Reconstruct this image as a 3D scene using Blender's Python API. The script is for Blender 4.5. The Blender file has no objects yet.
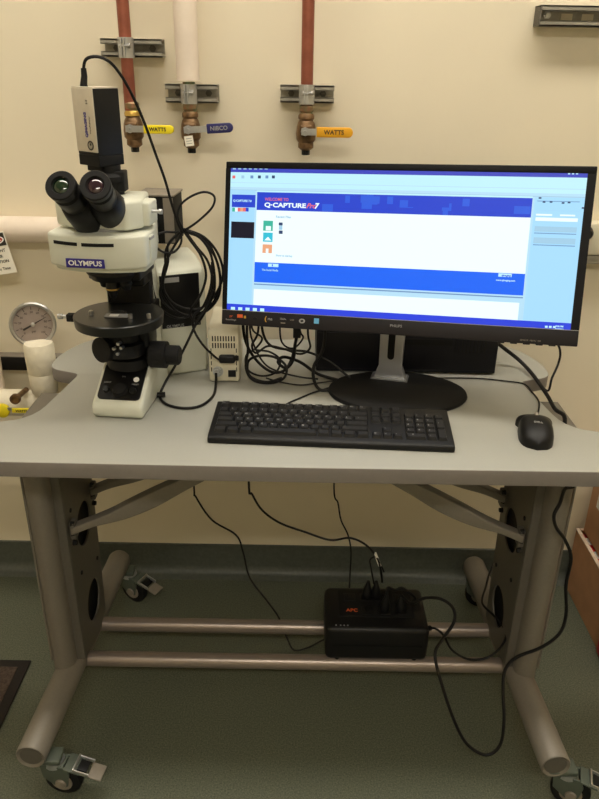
import bpy, bmesh, math, random
from mathutils import Vector, Matrix
random.seed(7)
C = bpy.context.scene.collection
PI = math.pi
R = math.radians
# ------------------------------------------------------------------ camera
F = 720.0; TH = R(25); RO = R(1.0); H = 1.35
cam = bpy.data.objects.new('camera', bpy.data.cameras.new('camera')); C.objects.link(cam)
cam.data.sensor_fit = 'VERTICAL'; cam.data.sensor_height = 24; cam.data.lens = 24*F/799
cam.data.clip_start = .02
cam.matrix_world = Matrix.Translation((0, 0, H)) @ Matrix.Rotation(PI/2-TH, 4, 'X') @ Matrix.Rotation(RO, 4, 'Z')
bpy.context.scene.camera = cam

def ray(px, py):
    u = px-299.5; v = py-399.5; c, s = math.cos(RO), math.sin(RO)
    x = u*c+v*s; y = -u*s+v*c
    return Vector((x, F*math.cos(TH)-y*math.sin(TH), -F*math.sin(TH)-y*math.cos(TH)))
def atY(px, py, yy):
    r = ray(px, py); return Vector((0, 0, H))+r*(yy/r.y)
def atZ(px, py, z):
    r = ray(px, py); return Vector((0, 0, H))+r*((z-H)/r.z)

# ------------------------------------------------------------------ materials
def srgb(c):
    return tuple(((x/255)/12.92 if x/255 <= .04045 else ((x/255+.055)/1.055)**2.4) for x in c)+(1,)
def mat(name, col, rough=.5, metal=0, coat=0, noise=0, nscale=60, bump=0, bscale=200, col2=None, emit=None, estr=0, spec=None, stretch=None):
    m = bpy.data.materials.new(name); m.use_nodes = True
    nt = m.node_tree; b = nt.nodes['Principled BSDF']
    c = srgb(col); b.inputs['Base Color'].default_value = c
    b.inputs['Roughness'].default_value = rough; b.inputs['Metallic'].default_value = metal
    b.inputs['Coat Weight'].default_value = coat
    if spec is not None: b.inputs['Specular IOR Level'].default_value = spec
    tc = nt.nodes.new('ShaderNodeTexCoord'); mp = nt.nodes.new('ShaderNodeMapping')
    nt.links.new(tc.outputs['Object'], mp.inputs[0])
    if stretch: mp.inputs['Scale'].default_value = stretch
    if noise or col2:
        n = nt.nodes.new('ShaderNodeTexNoise'); n.inputs['Scale'].default_value = nscale; n.inputs['Detail'].default_value = 4
        nt.links.new(mp.outputs[0], n.inputs['Vector'])
        rp = nt.nodes.new('ShaderNodeValToRGB')
        rp.color_ramp.elements[0].position = .35; rp.color_ramp.elements[1].position = .65
        if col2: a, d = srgb(col2), c
        else:
            a = tuple(x*(1-noise) for x in c[:3])+(1,); d = tuple(min(1, x*(1+noise)) for x in c[:3])+(1,)
        rp.color_ramp.elements[0].color = a; rp.color_ramp.elements[1].color = d
        nt.links.new(n.outputs['Fac'], rp.inputs[0]); nt.links.new(rp.outputs[0], b.inputs['Base Color'])
    if bump:
        n2 = nt.nodes.new('ShaderNodeTexNoise'); n2.inputs['Scale'].default_value = bscale; n2.inputs['Detail'].default_value = 3
        nt.links.new(mp.outputs[0], n2.inputs['Vector'])
        bp = nt.nodes.new('ShaderNodeBump'); bp.inputs['Strength'].default_value = bump; bp.inputs['Distance'].default_value = .002
        nt.links.new(n2.outputs['Fac'], bp.inputs['Height']); nt.links.new(bp.outputs[0], b.inputs['Normal'])
    if emit:
        b.inputs['Emission Color'].default_value = srgb(emit); b.inputs['Emission Strength'].default_value = estr
    return m
M = {}
M['wall'] = mat('painted_wall', (230, 220, 196), .55, noise=.025, nscale=2.2, bump=.12, bscale=60)
M['ceil'] = mat('ceiling_paint', (225, 222, 212), .8, noise=.03, nscale=30)
M['cove'] = mat('rubber_cove', (78, 82, 74), .5, noise=.12, nscale=120)
M['copper'] = mat('copper', (156, 92, 72), .45, .5, col2=(130, 74, 58), nscale=25)
M['copper2'] = mat('dull_copper', (150, 112, 84), .5, .7, col2=(104, 128, 96), nscale=55)
M['bronze'] = mat('bronze', (140, 112, 80), .45, .75, col2=(96, 74, 54), nscale=70)
M['brass'] = mat('brass', (200, 164, 84), .4, .7, noise=.1)
M['insul'] = mat('white_insulation', (228, 214, 198), .75, noise=.05, nscale=18, bump=.3, bscale=40)
M['insul_rough'] = mat('rough_plaster_insulation', (232, 224, 202), .9, noise=.08, nscale=30, bump=.9, bscale=90)
M['galv'] = mat('galvanised_steel', (158, 154, 142), .5, .45, noise=.12, nscale=40)
M['galvdark'] = mat('dark_steel', (104, 100, 92), .6, .4, noise=.1)  # darker steel for the strut bolts and the channel end
M['zinc'] = mat('zinc_clamp', (190, 192, 194), .3, .85, noise=.1, nscale=50)
M['steel'] = mat('steel', (186, 184, 180), .3, .9)
M['laminate'] = mat('grey_laminate', (164, 164, 156), .42, noise=.015, nscale=300)
M['edge'] = mat('grey_edge_band', (130, 124, 120), .5, noise=.02, nscale=100)
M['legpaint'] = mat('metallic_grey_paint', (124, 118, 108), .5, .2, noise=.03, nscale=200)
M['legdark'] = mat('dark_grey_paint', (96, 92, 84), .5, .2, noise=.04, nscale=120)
M['bar'] = mat('silver_tube', (152, 140, 132), .34, .55, noise=.02, nscale=150)
M['hole'] = mat('black_void', (12, 12, 12), .9)
M['black'] = mat('black_plastic', (13, 13, 14), .45, spec=.3, noise=.15, nscale=200)
M['blackm'] = mat('matte_black', (9, 9, 10), .65, spec=.3, noise=.15, nscale=200)
M['cable'] = mat('cable_rubber', (11, 10, 11), .5, spec=.3, noise=.1, nscale=100)
M['rubber'] = mat('grey_green_plastic', (76, 84, 74), .5)
M['scope'] = mat('offwhite_enamel', (208, 210, 196), .35, noise=.015, nscale=20)
M['scopeb'] = mat('black_enamel', (8, 8, 9), .4, spec=.3, noise=.2, nscale=60)
M['stage'] = mat('stage_black', (30, 31, 30), .3, .2)
M['knurl'] = mat('knurled_black', (12, 12, 13), .6, spec=.3, bump=.8, bscale=600)
M['badge'] = mat('badge_blue', (42, 34, 130), .35)
M['white'] = mat('white_print', (238, 238, 234), .5)
M['grey'] = mat('grey_plastic', (128, 120, 108), .5, noise=.05)
M['lgrey'] = mat('light_grey_print', (150, 150, 150), .5)
M['psu'] = mat('ivory_metal', (214, 208, 186), .5, noise=.02)
M['glassg'] = mat('green_lens', (6, 36, 18), .08, coat=1, emit=None)
M['glassp'] = mat('purple_lens', (40, 16, 28), .08, coat=1)
M['cam'] = mat('brushed_aluminium', (206, 198, 182), .4, .35, noise=.03, nscale=80)
M['yellow'] = mat('yellow_vinyl', (238, 218, 30), .4, noise=.03)
M['orange'] = mat('amber_vinyl', (232, 168, 32), .4, noise=.03)
M['blue'] = mat('navy_vinyl', (34, 34, 96), .4, noise=.05)
M['ink'] = mat('dark_ink', (40, 34, 26), .6)
M['paper'] = mat('paper', (238, 234, 220), .7, noise=.02)
M['tagred'] = mat('tag_red', (176, 44, 50), .5)
M['card'] = mat('cardboard', (182, 136, 98), .8, noise=.06, nscale=25)
M['cardlt'] = mat('cardboard_edge', (226, 204, 180), .8, noise=.04)
M['red'] = mat('red_plastic', (196, 32, 40), .5, noise=.05)
M['matb'] = mat('mat_border', (30, 24, 20), .8, noise=.2, nscale=200)
M['matf'] = mat('mat_carpet', (88, 74, 62), .95, col2=(66, 52, 44), nscale=180, bump=.5, bscale=400)
M['dial'] = mat('gauge_dial', (142, 128, 118), .5, noise=.03)
M['bezel'] = mat('monitor_bezel', (9, 9, 13), .5, spec=.2, noise=.05)
M['chin'] = mat('monitor_chin', (27, 24, 28), .5, 0, spec=.3, noise=.03)
M['navy'] = mat('blue_black_plastic', (9, 10, 20), .5, spec=.3)
M['key'] = mat('key_black', (22, 22, 23), .5, spec=.35, noise=.05)
M['stand'] = mat('silver_stand', (176, 178, 182), .3, .6)
M['gold'] = mat('gold_sticker', (190, 150, 60), .4, .3)
M['sred'] = mat('orange_sticker', (214, 92, 40), .5)
M['sblue'] = mat('blue_sticker', (96, 170, 214), .5)
def emi(n, c, s=1.0):
    m = bpy.data.materials.new(n); m.use_nodes = True; nt = m.node_tree
    b = nt.nodes['Principled BSDF']; b.inputs['Base Color'].default_value = (.01, .01, .01, 1); b.inputs['Roughness'].default_value = .35; b.inputs['Specular IOR Level'].default_value = .2
    b.inputs['Emission Color'].default_value = srgb(c); b.inputs['Emission Strength'].default_value = s
    M[n] = m
ES = 1.0
emi('scr_bg', (186, 228, 250), ES); emi('scr_cyan', (196, 244, 255), ES); emi('scr_white', (240, 255, 255), ES*1.05)
emi('scr_blue', (22, 104, 250), ES); emi('scr_banner', (36, 68, 208), ES); emi('scr_banner2', (46, 96, 224), ES)
emi('scr_title', (60, 70, 190), ES); emi('scr_task', (40, 66, 224), ES); emi('scr_black', (12, 12, 34), ES)
emi('scr_line', (110, 150, 200), ES); emi('scr_row', (164, 208, 234), ES); emi('scr_orange', (240, 170, 130), ES)
emi('scr_green', (60, 186, 160), ES); emi('scr_teal', (50, 196, 220), ES); emi('scr_dark', (50, 70, 110), ES); emi('scr_red', (240, 110, 110), ES)
emi('scr_left', (170, 224, 255), ES)
emi('lamp', (255, 236, 204), 1.0)
emi('led', (255, 250, 235), .5)

# floor material: speckled green-grey vinyl
def floor_mat():
    m = bpy.data.materials.new('speckled_vinyl'); m.use_nodes = True; nt = m.node_tree; b = nt.nodes['Principled BSDF']
    tc = nt.nodes.new('ShaderNodeTexCoord')
    n = nt.nodes.new('ShaderNodeTexNoise'); n.inputs['Scale'].default_value = 300; n.inputs['Detail'].default_value = 5; n.inputs['Roughness'].default_value = .7
    nt.links.new(tc.outputs['Object'], n.inputs['Vector'])
    r = nt.nodes.new('ShaderNodeValToRGB'); e = r.color_ramp.elements
    e[0].position = .35; e[0].color = srgb((62, 68, 56)); e[1].position = .66; e[1].color = srgb((112, 116, 98))
    nt.links.new(n.outputs['Fac'], r.inputs[0])
    n2 = nt.nodes.new('ShaderNodeTexNoise'); n2.inputs['Scale'].default_value = 3; nt.links.new(tc.outputs['Object'], n2.inputs['Vector'])
    mx = nt.nodes.new('ShaderNodeMix'); mx.data_type = 'RGBA'; mx.blend_type = 'MULTIPLY'; mx.inputs[0].default_value = .25
    nt.links.new(r.outputs[0], mx.inputs[6]); nt.links.new(n2.outputs['Color'], mx.inputs[7])
    nt.links.new(r.outputs[0], b.inputs['Base Color']); b.inputs['Roughness'].default_value = .5
    return m
M['floor'] = floor_mat()

# ------------------------------------------------------------------ mesh builder
def circ(n, r=1.0, a0=0): return [(r*math.cos(a0+2*PI*i/n), r*math.sin(a0+2*PI*i/n)) for i in range(n)]
def basis(d):
    d = d.normalized(); a = Vector((0, 0, 1)) if abs(d.z) < .95 else Vector((0, 1, 0))
    x = a.cross(d).normalized(); return x, d.cross(x), d
def spline(pts, n=6):
    P = [Vector(p) for p in pts]; out = []
    for i in range(len(P)-1):
        p0 = P[i-1] if i else P[0]*2-P[1]; p1, p2 = P[i], P[i+1]; p3 = P[i+2] if i+2 < len(P) else P[-1]*2-P[-2]
        for k in range(n):
            t = k/n
            out.append(.5*((2*p1)+(p2-p0)*t+(2*p0-5*p1+4*p2-p3)*t*t+(3*p1-p0-3*p2+p3)*t**3))
    out.append(P[-1]); return out
ROOTM = {}
class MB:
    def __init__(s): s.bm = bmesh.new(); s.mats = []; s.T = Matrix.Identity(4)
    def mi(s, m):
        if m not in s.mats: s.mats.append(m)
        return s.mats.index(m)
    def face(s, vs, m):
        try: f = s.bm.faces.new(vs); f.material_index = s.mi(m); return f
        except ValueError: return None
    def v(s, p): return s.bm.verts.new(s.T @ Vector(p))
    def box(s, c, d, m, rot=None, bev=0):
        rm = rot or Matrix.Identity(3); c = Vector(c); h = Vector(d)/2
        t = bmesh.new(); bmesh.ops.create_cube(t, size=1)
        for v in t.verts: v.co = Vector((v.co.x*d[0], v.co.y*d[1], v.co.z*d[2]))
        if bev: bmesh.ops.bevel(t, geom=t.edges[:], offset=bev, segments=3, affect='EDGES', profile=.5)
        mp = {v: s.v(c+rm @ v.co) for v in t.verts}
        for f in t.faces: s.face([mp[v] for v in f.verts], m)
        t.free(); return s
    def tube(s, pts, r, m, seg=8, n=6, caps=True, smooth=True):
        P = spline(pts, n) if smooth and len(pts) > 2 else [Vector(p) for p in pts]
        rs = r if isinstance(r, (list, tuple)) else None
        prev = None; rings = []; x = None
        for i, p in enumerate(P):
            d = (P[min(i+1, len(P)-1)]-P[max(i-1, 0)])
            if d.length < 1e-9: continue
            d.normalize()
            if x is None: x, y, _ = basis(d)
            else:
                x = (x-d*x.dot(d)); x.normalize(); y = d.cross(x)
            rr = r if rs is None else rs[0]+(rs[1]-rs[0])*i/(len(P)-1)
            rings.append([s.v(p+x*a*rr+y*b*rr) for a, b in circ(seg)])
        for a, b in zip(rings, rings[1:]):
            for i in range(seg): s.face([a[i], a[(i+1) % seg], b[(i+1) % seg], b[i]], m)
        if caps: s.face(rings[0][::-1], m); s.face(rings[-1], m)
        return s
    def lathe(s, p, d, prof, m, seg=24, mlist=None):
        # prof: (distance along d, radius)
        x, y, d = basis(Vector(d)); p = Vector(p); rings = []
        for h, r in prof:
            rings.append([s.v(p+d*h+x*a*r+y*b*r) for a, b in circ(seg)] if r > 1e-6 else [s.v(p+d*h)])
        for k, (a, b) in enumerate(zip(rings, rings[1:])):
            mm = mlist[k] if mlist else m
            for i in range(seg):
                if len(a) > 1 and len(b) > 1: s.face([a[i], a[(i+1) % seg], b[(i+1) % seg], b[i]], mm)
                elif len(a) > 1: s.face([a[i], a[(i+1) % seg], b[0]], mm)
                elif len(b) > 1: s.face([a[0], b[i], b[(i+1) % seg]], mm)
        if len(rings[0]) > 1: s.face(rings[0][::-1], m)
        if len(rings[-1]) > 1: s.face(rings[-1], mlist[-1] if mlist else m)
        return s
    def cyl(s, p0, p1, r, m, seg=20, r1=None):
        p0 = Vector(p0); p1 = Vector(p1); L = (p1-p0).length
        return s.lathe(p0, p1-p0, [(0, r), (L, r if r1 is None else r1)], m, seg)
    def prism(s, pts, axis, a, b, m, bev=0, mside=None):
        def mk(p, t):
            return {'x': (t, p[0], p[1]), 'y': (p[0], t, p[1]), 'z': (p[0], p[1], t)}[axis]
        t = bmesh.new()
        A = [t.verts.new(mk(p, a)) for p in pts]; B = [t.verts.new(mk(p, b)) for p in pts]
        t.faces.new(A[::-1]); t.faces.new(B); n = len(pts)
        for i in range(n): t.faces.new([A[i], A[(i+1) % n], B[(i+1) % n], B[i]])
        bmesh.ops.recalc_face_normals(t, faces=t.faces[:])
        sides = set(t.faces[2:])
        if bev: bmesh.ops.bevel(t, geom=[e for e in t.edges if e.calc_face_angle(0) > .5], offset=bev, segments=3, affect='EDGES', profile=.5)
        mp = {v: s.v(v.co) for v in t.verts}
        for f in t.faces:
            mm = m
            if mside is not None:
                nz = {'x': f.normal.x, 'y': f.normal.y, 'z': f.normal.z}[axis]; f.normal_update(); nz = f.normal[{'x': 0, 'y': 1, 'z': 2}[axis]]
                if abs(nz) < .6: mm = mside
            s.face([mp[v] for v in f.verts], mm)
        t.free(); return s
    def text(s, txt, size, mt, m, ext=.0003, align='CENTER', shear=0, bold=0, sx=1):
        # mt: matrix placing text (x right, y up, z out)
        cu = bpy.data.curves.new('t', 'FONT'); cu.body = txt; cu.size = size; cu.extrude = ext; cu.align_x = align; cu.align_y = 'CENTER'; cu.shear = shear; cu.offset = bold; cu.resolution_u = 3
        o = bpy.data.objects.new('t', cu); me = bpy.data.meshes.new_from_object(o)
        vs = [s.v(mt @ Vector((v.co.x*sx, v.co.y, v.co.z))) for v in me.vertices]
        for p in me.polygons: s.face([vs[i] for i in p.vertices], m)
        bpy.data.objects.remove(o); bpy.data.curves.remove(cu); bpy.data.meshes.remove(me); return s
    def build(s, name, parent=None, origin=None, bevel=0, local=False, sharp=35, recalc=True):
        bm = s.bm
        if recalc: bmesh.ops.recalc_face_normals(bm, faces=bm.faces[:])
        for f in bm.faces: f.smooth = True
        bm.normal_update()
        for e in bm.edges:
            if len(e.link_faces) == 2 and e.calc_face_angle(0) > R(sharp): e.smooth = False
        me = bpy.data.meshes.new(name)
        if parent is not None:
            if not local: bmesh.ops.transform(bm, matrix=ROOTM[parent].inverted(), verts=bm.verts[:])
        else:
            if origin is None:
                cs = [v.co for v in bm.verts]
                origin = Vector(((min(c.x for c in cs)+max(c.x for c in cs))/2, (min(c.y for c in cs)+max(c.y for c in cs))/2, min(c.z for c in cs)))
            bmesh.ops.translate(bm, vec=-Vector(origin), verts=bm.verts[:])
        bm.to_mesh(me); bm.free()
        for m in s.mats: me.materials.append(M[m])
        o = bpy.data.objects.new(name, me); C.objects.link(o)
        if parent is not None: o.parent = parent; ROOTM[o] = ROOTM[parent]
        else: o.location = origin; ROOTM[o] = Matrix.Translation(origin)
        if bevel:
            md = o.modifiers.new('bevel', 'BEVEL'); md.width = bevel; md.segments = 2; md.limit_method = 'ANGLE'; md.angle_limit = R(40)
        return o
def thing(name, label, cat, loc, yaw=0, group=None):
    o = bpy.data.objects.new(name, None); C.objects.link(o); o.empty_display_size = .05
    o.location = loc; o.rotation_euler = (0, 0, yaw); o['label'] = label; o['category'] = cat
    if group: o['group'] = group
    ROOTM[o] = Matrix.Translation(loc) @ Matrix.Rotation(yaw, 4, 'Z'); return o
def tag(o, label, cat, group=None):
    o['label'] = label; o['category'] = cat
    if group: o['group'] = group
    return o
def struct(o): o['kind'] = 'structure'; return o
def plab(o, l): o['label'] = l; return o

# ------------------------------------------------------------------ room
WY = 1.69; XL, XR, YB, CZ = -2.0, 2.3, -1.9, 2.65
struct(MB().box(((XL+XR)/2, (YB+WY)/2, -.05), (XR-XL, WY-YB, .1), 'floor').build('floor', origin=(0, 0, 0)))
struct(MB().box(((XL+XR)/2, (YB+WY)/2, CZ+.05), (XR-XL, WY-YB, .1), 'ceil').build('ceiling'))
struct(MB().box(((XL+XR)/2, WY+.05, CZ/2), (XR-XL+.2, .1, CZ), 'wall').build('wall_back', origin=(0, WY, 0)))
struct(MB().box(((XL+XR)/2, YB-.05, CZ/2), (XR-XL+.2, .1, CZ), 'wall').build('wall_front'))
struct(MB().box((XL-.05, (YB+WY)/2, CZ/2), (.1, WY-YB, CZ), 'wall').build('wall_left'))
struct(MB().box((XR+.05, (YB+WY)/2, CZ/2), (.1, WY-YB, CZ), 'wall').build('wall_right'))
# coved base: flat strip curving out to the floor
b = MB(); prof = [(WY, 0), (WY, .102), (WY-.004, .1), (WY-.005, .03)]
for i in range(6): a = i/5*PI/2; prof.append((WY-.005-.022*(1-math.cos(a)), .03-.026*math.sin(a)))
prof.append((WY-.034, .0005)); prof.append((WY-.034, 0))
b.prism(prof, 'x', XL, XR, 'cove'); struct(b.build('baseboard_back'))

# ceiling lights (out of frame, light the bench)
def troffer(x, y, lx, ly, s, m):
    t = thing('ceiling_light', 'recessed fluorescent ceiling light above the room', 'light', (x, y, CZ-.04), group='ceiling lights out of frame')
    f = MB()
    for sx in (-1, 1): f.box((x+sx*(lx/2+.015), y, CZ-.02), (.03, ly+.06, .04), 'white')
    for sy in (-1, 1): f.box((x, y+sy*(ly/2+.015), CZ-.02), (lx, .03, .04), 'white')
    f.build('frame', t)
    MB().box((x, y, CZ-.015), (lx, ly, .02), m).build('diffuser', t)
def lampmat(n, s):
    emi(n, (255, 246, 230), s)
lampmat('lampA', 15.5); lampmat('lampB', 32.0)
troffer(.1, 1.10, 2.4, .3, 0, 'lampA')
troffer(.1, -1.0, 1.2, .3, 0, 'lampB')

# ------------------------------------------------------------------ pipes and valves on the wall
def channel_bm(b, x0, x1, z0, z1, holes, y0=1.65):
    y1 = WY; zc = (z0+z1)/2; w = x1-x0; xc = (x0+x1)/2; t = .003
    b.box((xc, y1-t/2, zc), (w, t, z1-z0), 'galv')
    b.box((xc, (y0+y1)/2, z1-t/2), (w, y1-y0, t), 'galv')
    b.box((xc, (y0+y1)/2, z0+t/2), (w, y1-y0, t), 'galv')
    b.box((xc, y0+t/2, z1-.005), (w, t, .01), 'galv')
    b.box((xc, y0+t/2, z0+.005), (w, t, .01), 'galv')
    b.box((xc, y0+.006, z1-.0095), (w, .012, .0015), 'galv'); b.box((xc, y0+.006, z0+.0095), (w, .012, .0015), 'galv')
def strut(x0, x1, z0, z1, label):
    t = thing('strut_channel', label, 'bracket', ((x0+x1)/2, 1.67, z0), group='steel strut channels on the wall')
    b = MB(); channel_bm(b, x0, x1, z0, z1, []); b.build('channel', t)
    for fx in (.2, .8):
        x = x0+(x1-x0)*fx
        q = MB(); q.lathe((x, WY-.0035, (z0+z1)/2), (0, -1, 0), [(0, .007), (.004, .007), (.004, .005), (.009, .005)], 'galvdark', 6); q.build('bolt', t)
    return t
def clamp(x, z, r, label, y=1.632):
    b = MB(); hz = .019
    # two strap halves round the pipe, flanges and a bolt
    n = 22
    for z0 in (z-hz,):
        ring_o = [(x+(r+.0035)*math.cos(2*PI*i/n), y+(r+.0035)*math.sin(2*PI*i/n)) for i in range(n)]
        b.prism(ring_o, 'z', z-hz, z+hz, 'zinc')
    b.box((x+r*.1, y-r-.006, z), (.003, .014, hz*1.8), 'zinc'); b.box((x-r*.35, y-r-.006, z), (.003, .014, hz*1.8), 'zinc')
    b.lathe((x-r*.35-.004, y-r-.008, z+.003), (1, 0, 0), [(0, .005), (.004, .005), (.004, .0028), (.018, .0028), (.018, .0048), (.022, .0048)], 'steel', 8)
    o = b.build('pipe_clamp'); return tag(o, label, 'clamp', 'pipe clamps')
strut(-.423, -.297, 1.357, 1.391, 'grey steel strut channel behind the left copper pipe')
strut(-.295, -.185, 1.271, 1.307, 'grey steel strut channel behind the white insulated vertical pipe')
strut(-.052, .062, 1.275, 1.309, 'grey steel strut channel behind the right copper pipe, above the amber handle')
# slotted long channel, top right
t = thing('strut_channel', 'long slotted steel strut channel at the top right, holding no pipe', 'bracket', (.9, 1.67, 1.427), group='steel strut channels on the wall')
b = MB(); channel_bm(b, .472, 1.5, 1.427, 1.465, []); b.box((.4735, 1.669, 1.446), (.003, .04, .036), 'galvdark'); b.build('channel', t)
for i in range(1, 12):
    x = .538+(i-1)*.043
    b = MB(); b.box((x, WY-.0042, 1.446), (.024, .0012, .012), 'wall', bev=.0005)
    plab(b.build('slot', t), 'slot showing the cream wall')
MB().lathe((.497, WY-.0035, 1.449), (0, -1, 0), [(0, .008), (.003, .008), (.003, .005), (.008, .005)], 'zinc', 6).build('bolt', t)

PY = 1.632
def vpipe(x, z0, z1, r, m, name, label, cat='pipe'):
    return tag(MB().cyl((x, PY, z0), (x, PY, z1), r, m, 28).build(name), label, cat)
vpipe(-.3665, 1.255, CZ-.001, .0125, 'copper', 'copper_pipe', 'bare copper pipe coming down behind the camera cable, left of the white pipe')
vpipe(-.2425, 1.315, CZ-.001, .0235, 'insul', 'insulated_pipe', 'white insulated vertical pipe between the two copper pipes')
vpipe(.004, 1.25, CZ-.001, .0125, 'copper', 'copper_pipe', 'bare copper pipe coming down above the monitor to the amber-handled valve')
clamp(-.3665, 1.374, .0128, 'zinc clamp holding the left copper pipe to its strut')
clamp(-.2425, 1.289, .0135, 'zinc clamp just under the white vertical pipe')
clamp(.004, 1.292, .0128, 'zinc clamp holding the right copper pipe above the amber handle')

def valve(x, label, hm, hx0, hx1, hz, txt, tm, white_tag=False, slope=0):
    t = thing('ball_valve', label, 'valve', (x, PY, 1.175), group='ball valves under the pipes')
    b = MB()
    if hm == 'blue': b.cyl((x, PY, 1.26), (x, PY, 1.312), .0128, 'copper2', 24)
    b.lathe((x, PY, 1.272), (0, 0, -1), [(0, .0128), (.003, .015), (.012, .015), (.014, .0128), (.02, .0125)], 'copper2', 24)
    b.build('solder_joint', t)
    b = MB()
    body = [(0, .0145), (.004, .017), (.01, .017), (.013, .0145), (.018, .0175), (.026, .020), (.04, .0215), (.052, .0205), (.058, .016), (.06, .0165), (.068, .0165), (.073, .0105)]
    b.lathe((x, PY, 1.255), (0, 0, -1), body, 'bronze' , 20, mlist=['brass' if (hm == 'yellow' and k < 2) else 'bronze' for k in range(len(body)-1)])
    b.box((x, PY-.012, 1.222), (.026, .024, .024), 'bronze', bev=.004)
    b.build('body', t)
    MB().lathe((x, PY, 1.184), (0, 0, -1), [(0, .0088), (.012, .0088)], 'black', 6).build('end_cap', t)
    MB().lathe((x-.002, PY-.022, 1.221), (0, -1, 0), [(0, .009), (.006, .009), (.006, .0065), (.012, .0065), (.012, .004), (.018, .004)], 'zinc', 8).build('stem_nut', t)
    h = MB(); yy = 1.6; L = hx1-hx0; xc = (hx0+hx1)/2
    Mt = Matrix.Translation((x, yy, 1.221)) @ Matrix.Rotation(slope, 4, 'Y') @ Matrix.Translation((-x, -yy, -1.221))
    h.T = Mt
    h.box(((x+hx0)/2, yy, 1.221), (abs(hx0-x)+.02, .003, .013), 'zinc')
    lever = h.build('lever', t)
    g = MB(); g.T = Mt
    pts = [(hx0, hz/2), (hx0, -hz/2)]; n = 10
    for i in range(n+1): a = -PI/2+PI*i/n; pts.append((hx1-hz/2+hz/2*math.cos(a), hz/2*math.sin(a)))
    g.prism([(p[0], p[1]+1.221) for p in pts], 'y', yy-.005, yy+.004, hm, bev=.0015)
    plab(g.build('handle_grip', t), {'yellow': 'yellow', 'orange': 'amber', 'blue': 'navy blue'}[hm]+' vinyl handle grip')
    if txt:
        k = MB(); k.T = Mt
        k.text(txt, hz*.62, Matrix.Translation((xc-.002, yy-.0053, 1.221)) @ Matrix.Rotation(PI/2, 4, 'X'), tm, bold=.0002)
        k.build('handle_lettering', t)
    return t
valve(-.3635, 'bronze ball valve with a yellow handle, leftmost of the three', 'yellow', -.335, -.272, .017, 'WATTS', 'ink')
v2 = valve(-.2415, 'bronze ball valve with a navy blue handle and white tag, under the white pipe', 'blue', -.203, -.148, .019, 'NIBCO', 'lgrey', slope=R(-4))
q = MB(); q.T = Matrix.Translation((-.240, 1.6-.004, 1.200)) @ Matrix.Rotation(R(-8), 4, 'Y')
q.box((0, -.006, 0), (.018, .0012, .020), 'paper')
for i in range(3): q.box((0, -.0068, .005-i*.005), (.012, .0004, .0012), 'lgrey')
q.build('valve_tag', v2)
valve(.004, 'bronze ball valve with an amber handle, above the monitor', 'orange', .026, .102, .020, 'WATTS', 'ink')

# horizontal pipe, left
b = MB(); yy = 1.6595
pz = atY(0, 229, yy).z
b.tube([(XL+.001, yy, pz), (-.44, yy, pz), (-.405, yy+.004, pz), (-.385, yy+.02, pz)], .0295, 'insul', 24)
tag(b.build('insulated_pipe'), 'white insulated pipe running level along the wall left of the microscope', 'pipe')
# raceway right
t = thing('wall_raceway', 'white and grey cable raceway on the wall, right of the monitor', 'raceway', (.95, 1.67, .945))
MB().box((.95, 1.6675, .9975), (1.0, .044, .072), 'psu', bev=.004).build('cover', t)
plab(MB().box((.95, 1.671, .950), (1.0, .037, .022), 'galv', bev=.003).build('base_channel', t), 'grey lower channel')
b = MB(); pp = atY(584, 232, 1.645)
b.lathe((pp.x, 1.6453, pp.z), (0, -1, 0), [(0, .016), (.01, .017), (.022, .014), (.03, .009)], 'black', 20)
b.tube([(pp.x, 1.622, pp.z), (pp.x-.01, 1.612, pp.z-.005), (pp.x-.03, 1.612, pp.z-.05)]+[tuple(atY(*q)) for q in ((554, 325, 1.61), (560, 350, 1.60), (558.5, 363, 1.60), (552, 378, 1.58), (547, 391, 1.57))]+[(.557, 1.60, .68), (.595, 1.665, .55), (.60, 1.672, .35), (.60, 1.675, .12)], .0028, 'cable')
tag(b.build('power_plug'), 'black plug in the wall raceway, its cord hanging below the right end of the monitor', 'plug')

# low pipework, left: gauge, stub, elbow, valve
SY = 1.50
st = atY(39, 350, SY); sx = -.583
b = MB(); prof = [(0, .024), (.006, .0285), (.03, .0305), (.052, .031), (.054, .0305), (.056, .0315), (.09, .0325), (.117, .033), (.124, .030), (.126, .012)]
b.lathe((sx, SY, .655), (0, 0, 1), prof, 'insul_rough', 28)
tag(b.build('pipe_insulation'), 'white plaster-wrapped upright pipe stub directly below the round gauge', 'pipe')
b = MB(); zz = .625
b.lathe((-.556, SY+.012, zz), (-1, 0, 0), [(0, .012), (.002, .024), (.02, .029), (.1, .031), (.2, .03), (.5, .03)], 'insul_rough', 24)
tag(b.build('pipe_insulation'), 'white plaster-wrapped level pipe running off left, behind the yellow lever', 'pipe')
b = MB(); p0 = atY(-4, 352, 1.53)
b.cyl((-.715, 1.535, zz), (-.715, 1.535, .80), .024, 'insul', 24)
tag(b.build('insulated_pipe'), 'white upright pipe cut by the left picture edge beside the gauge', 'pipe')
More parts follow.
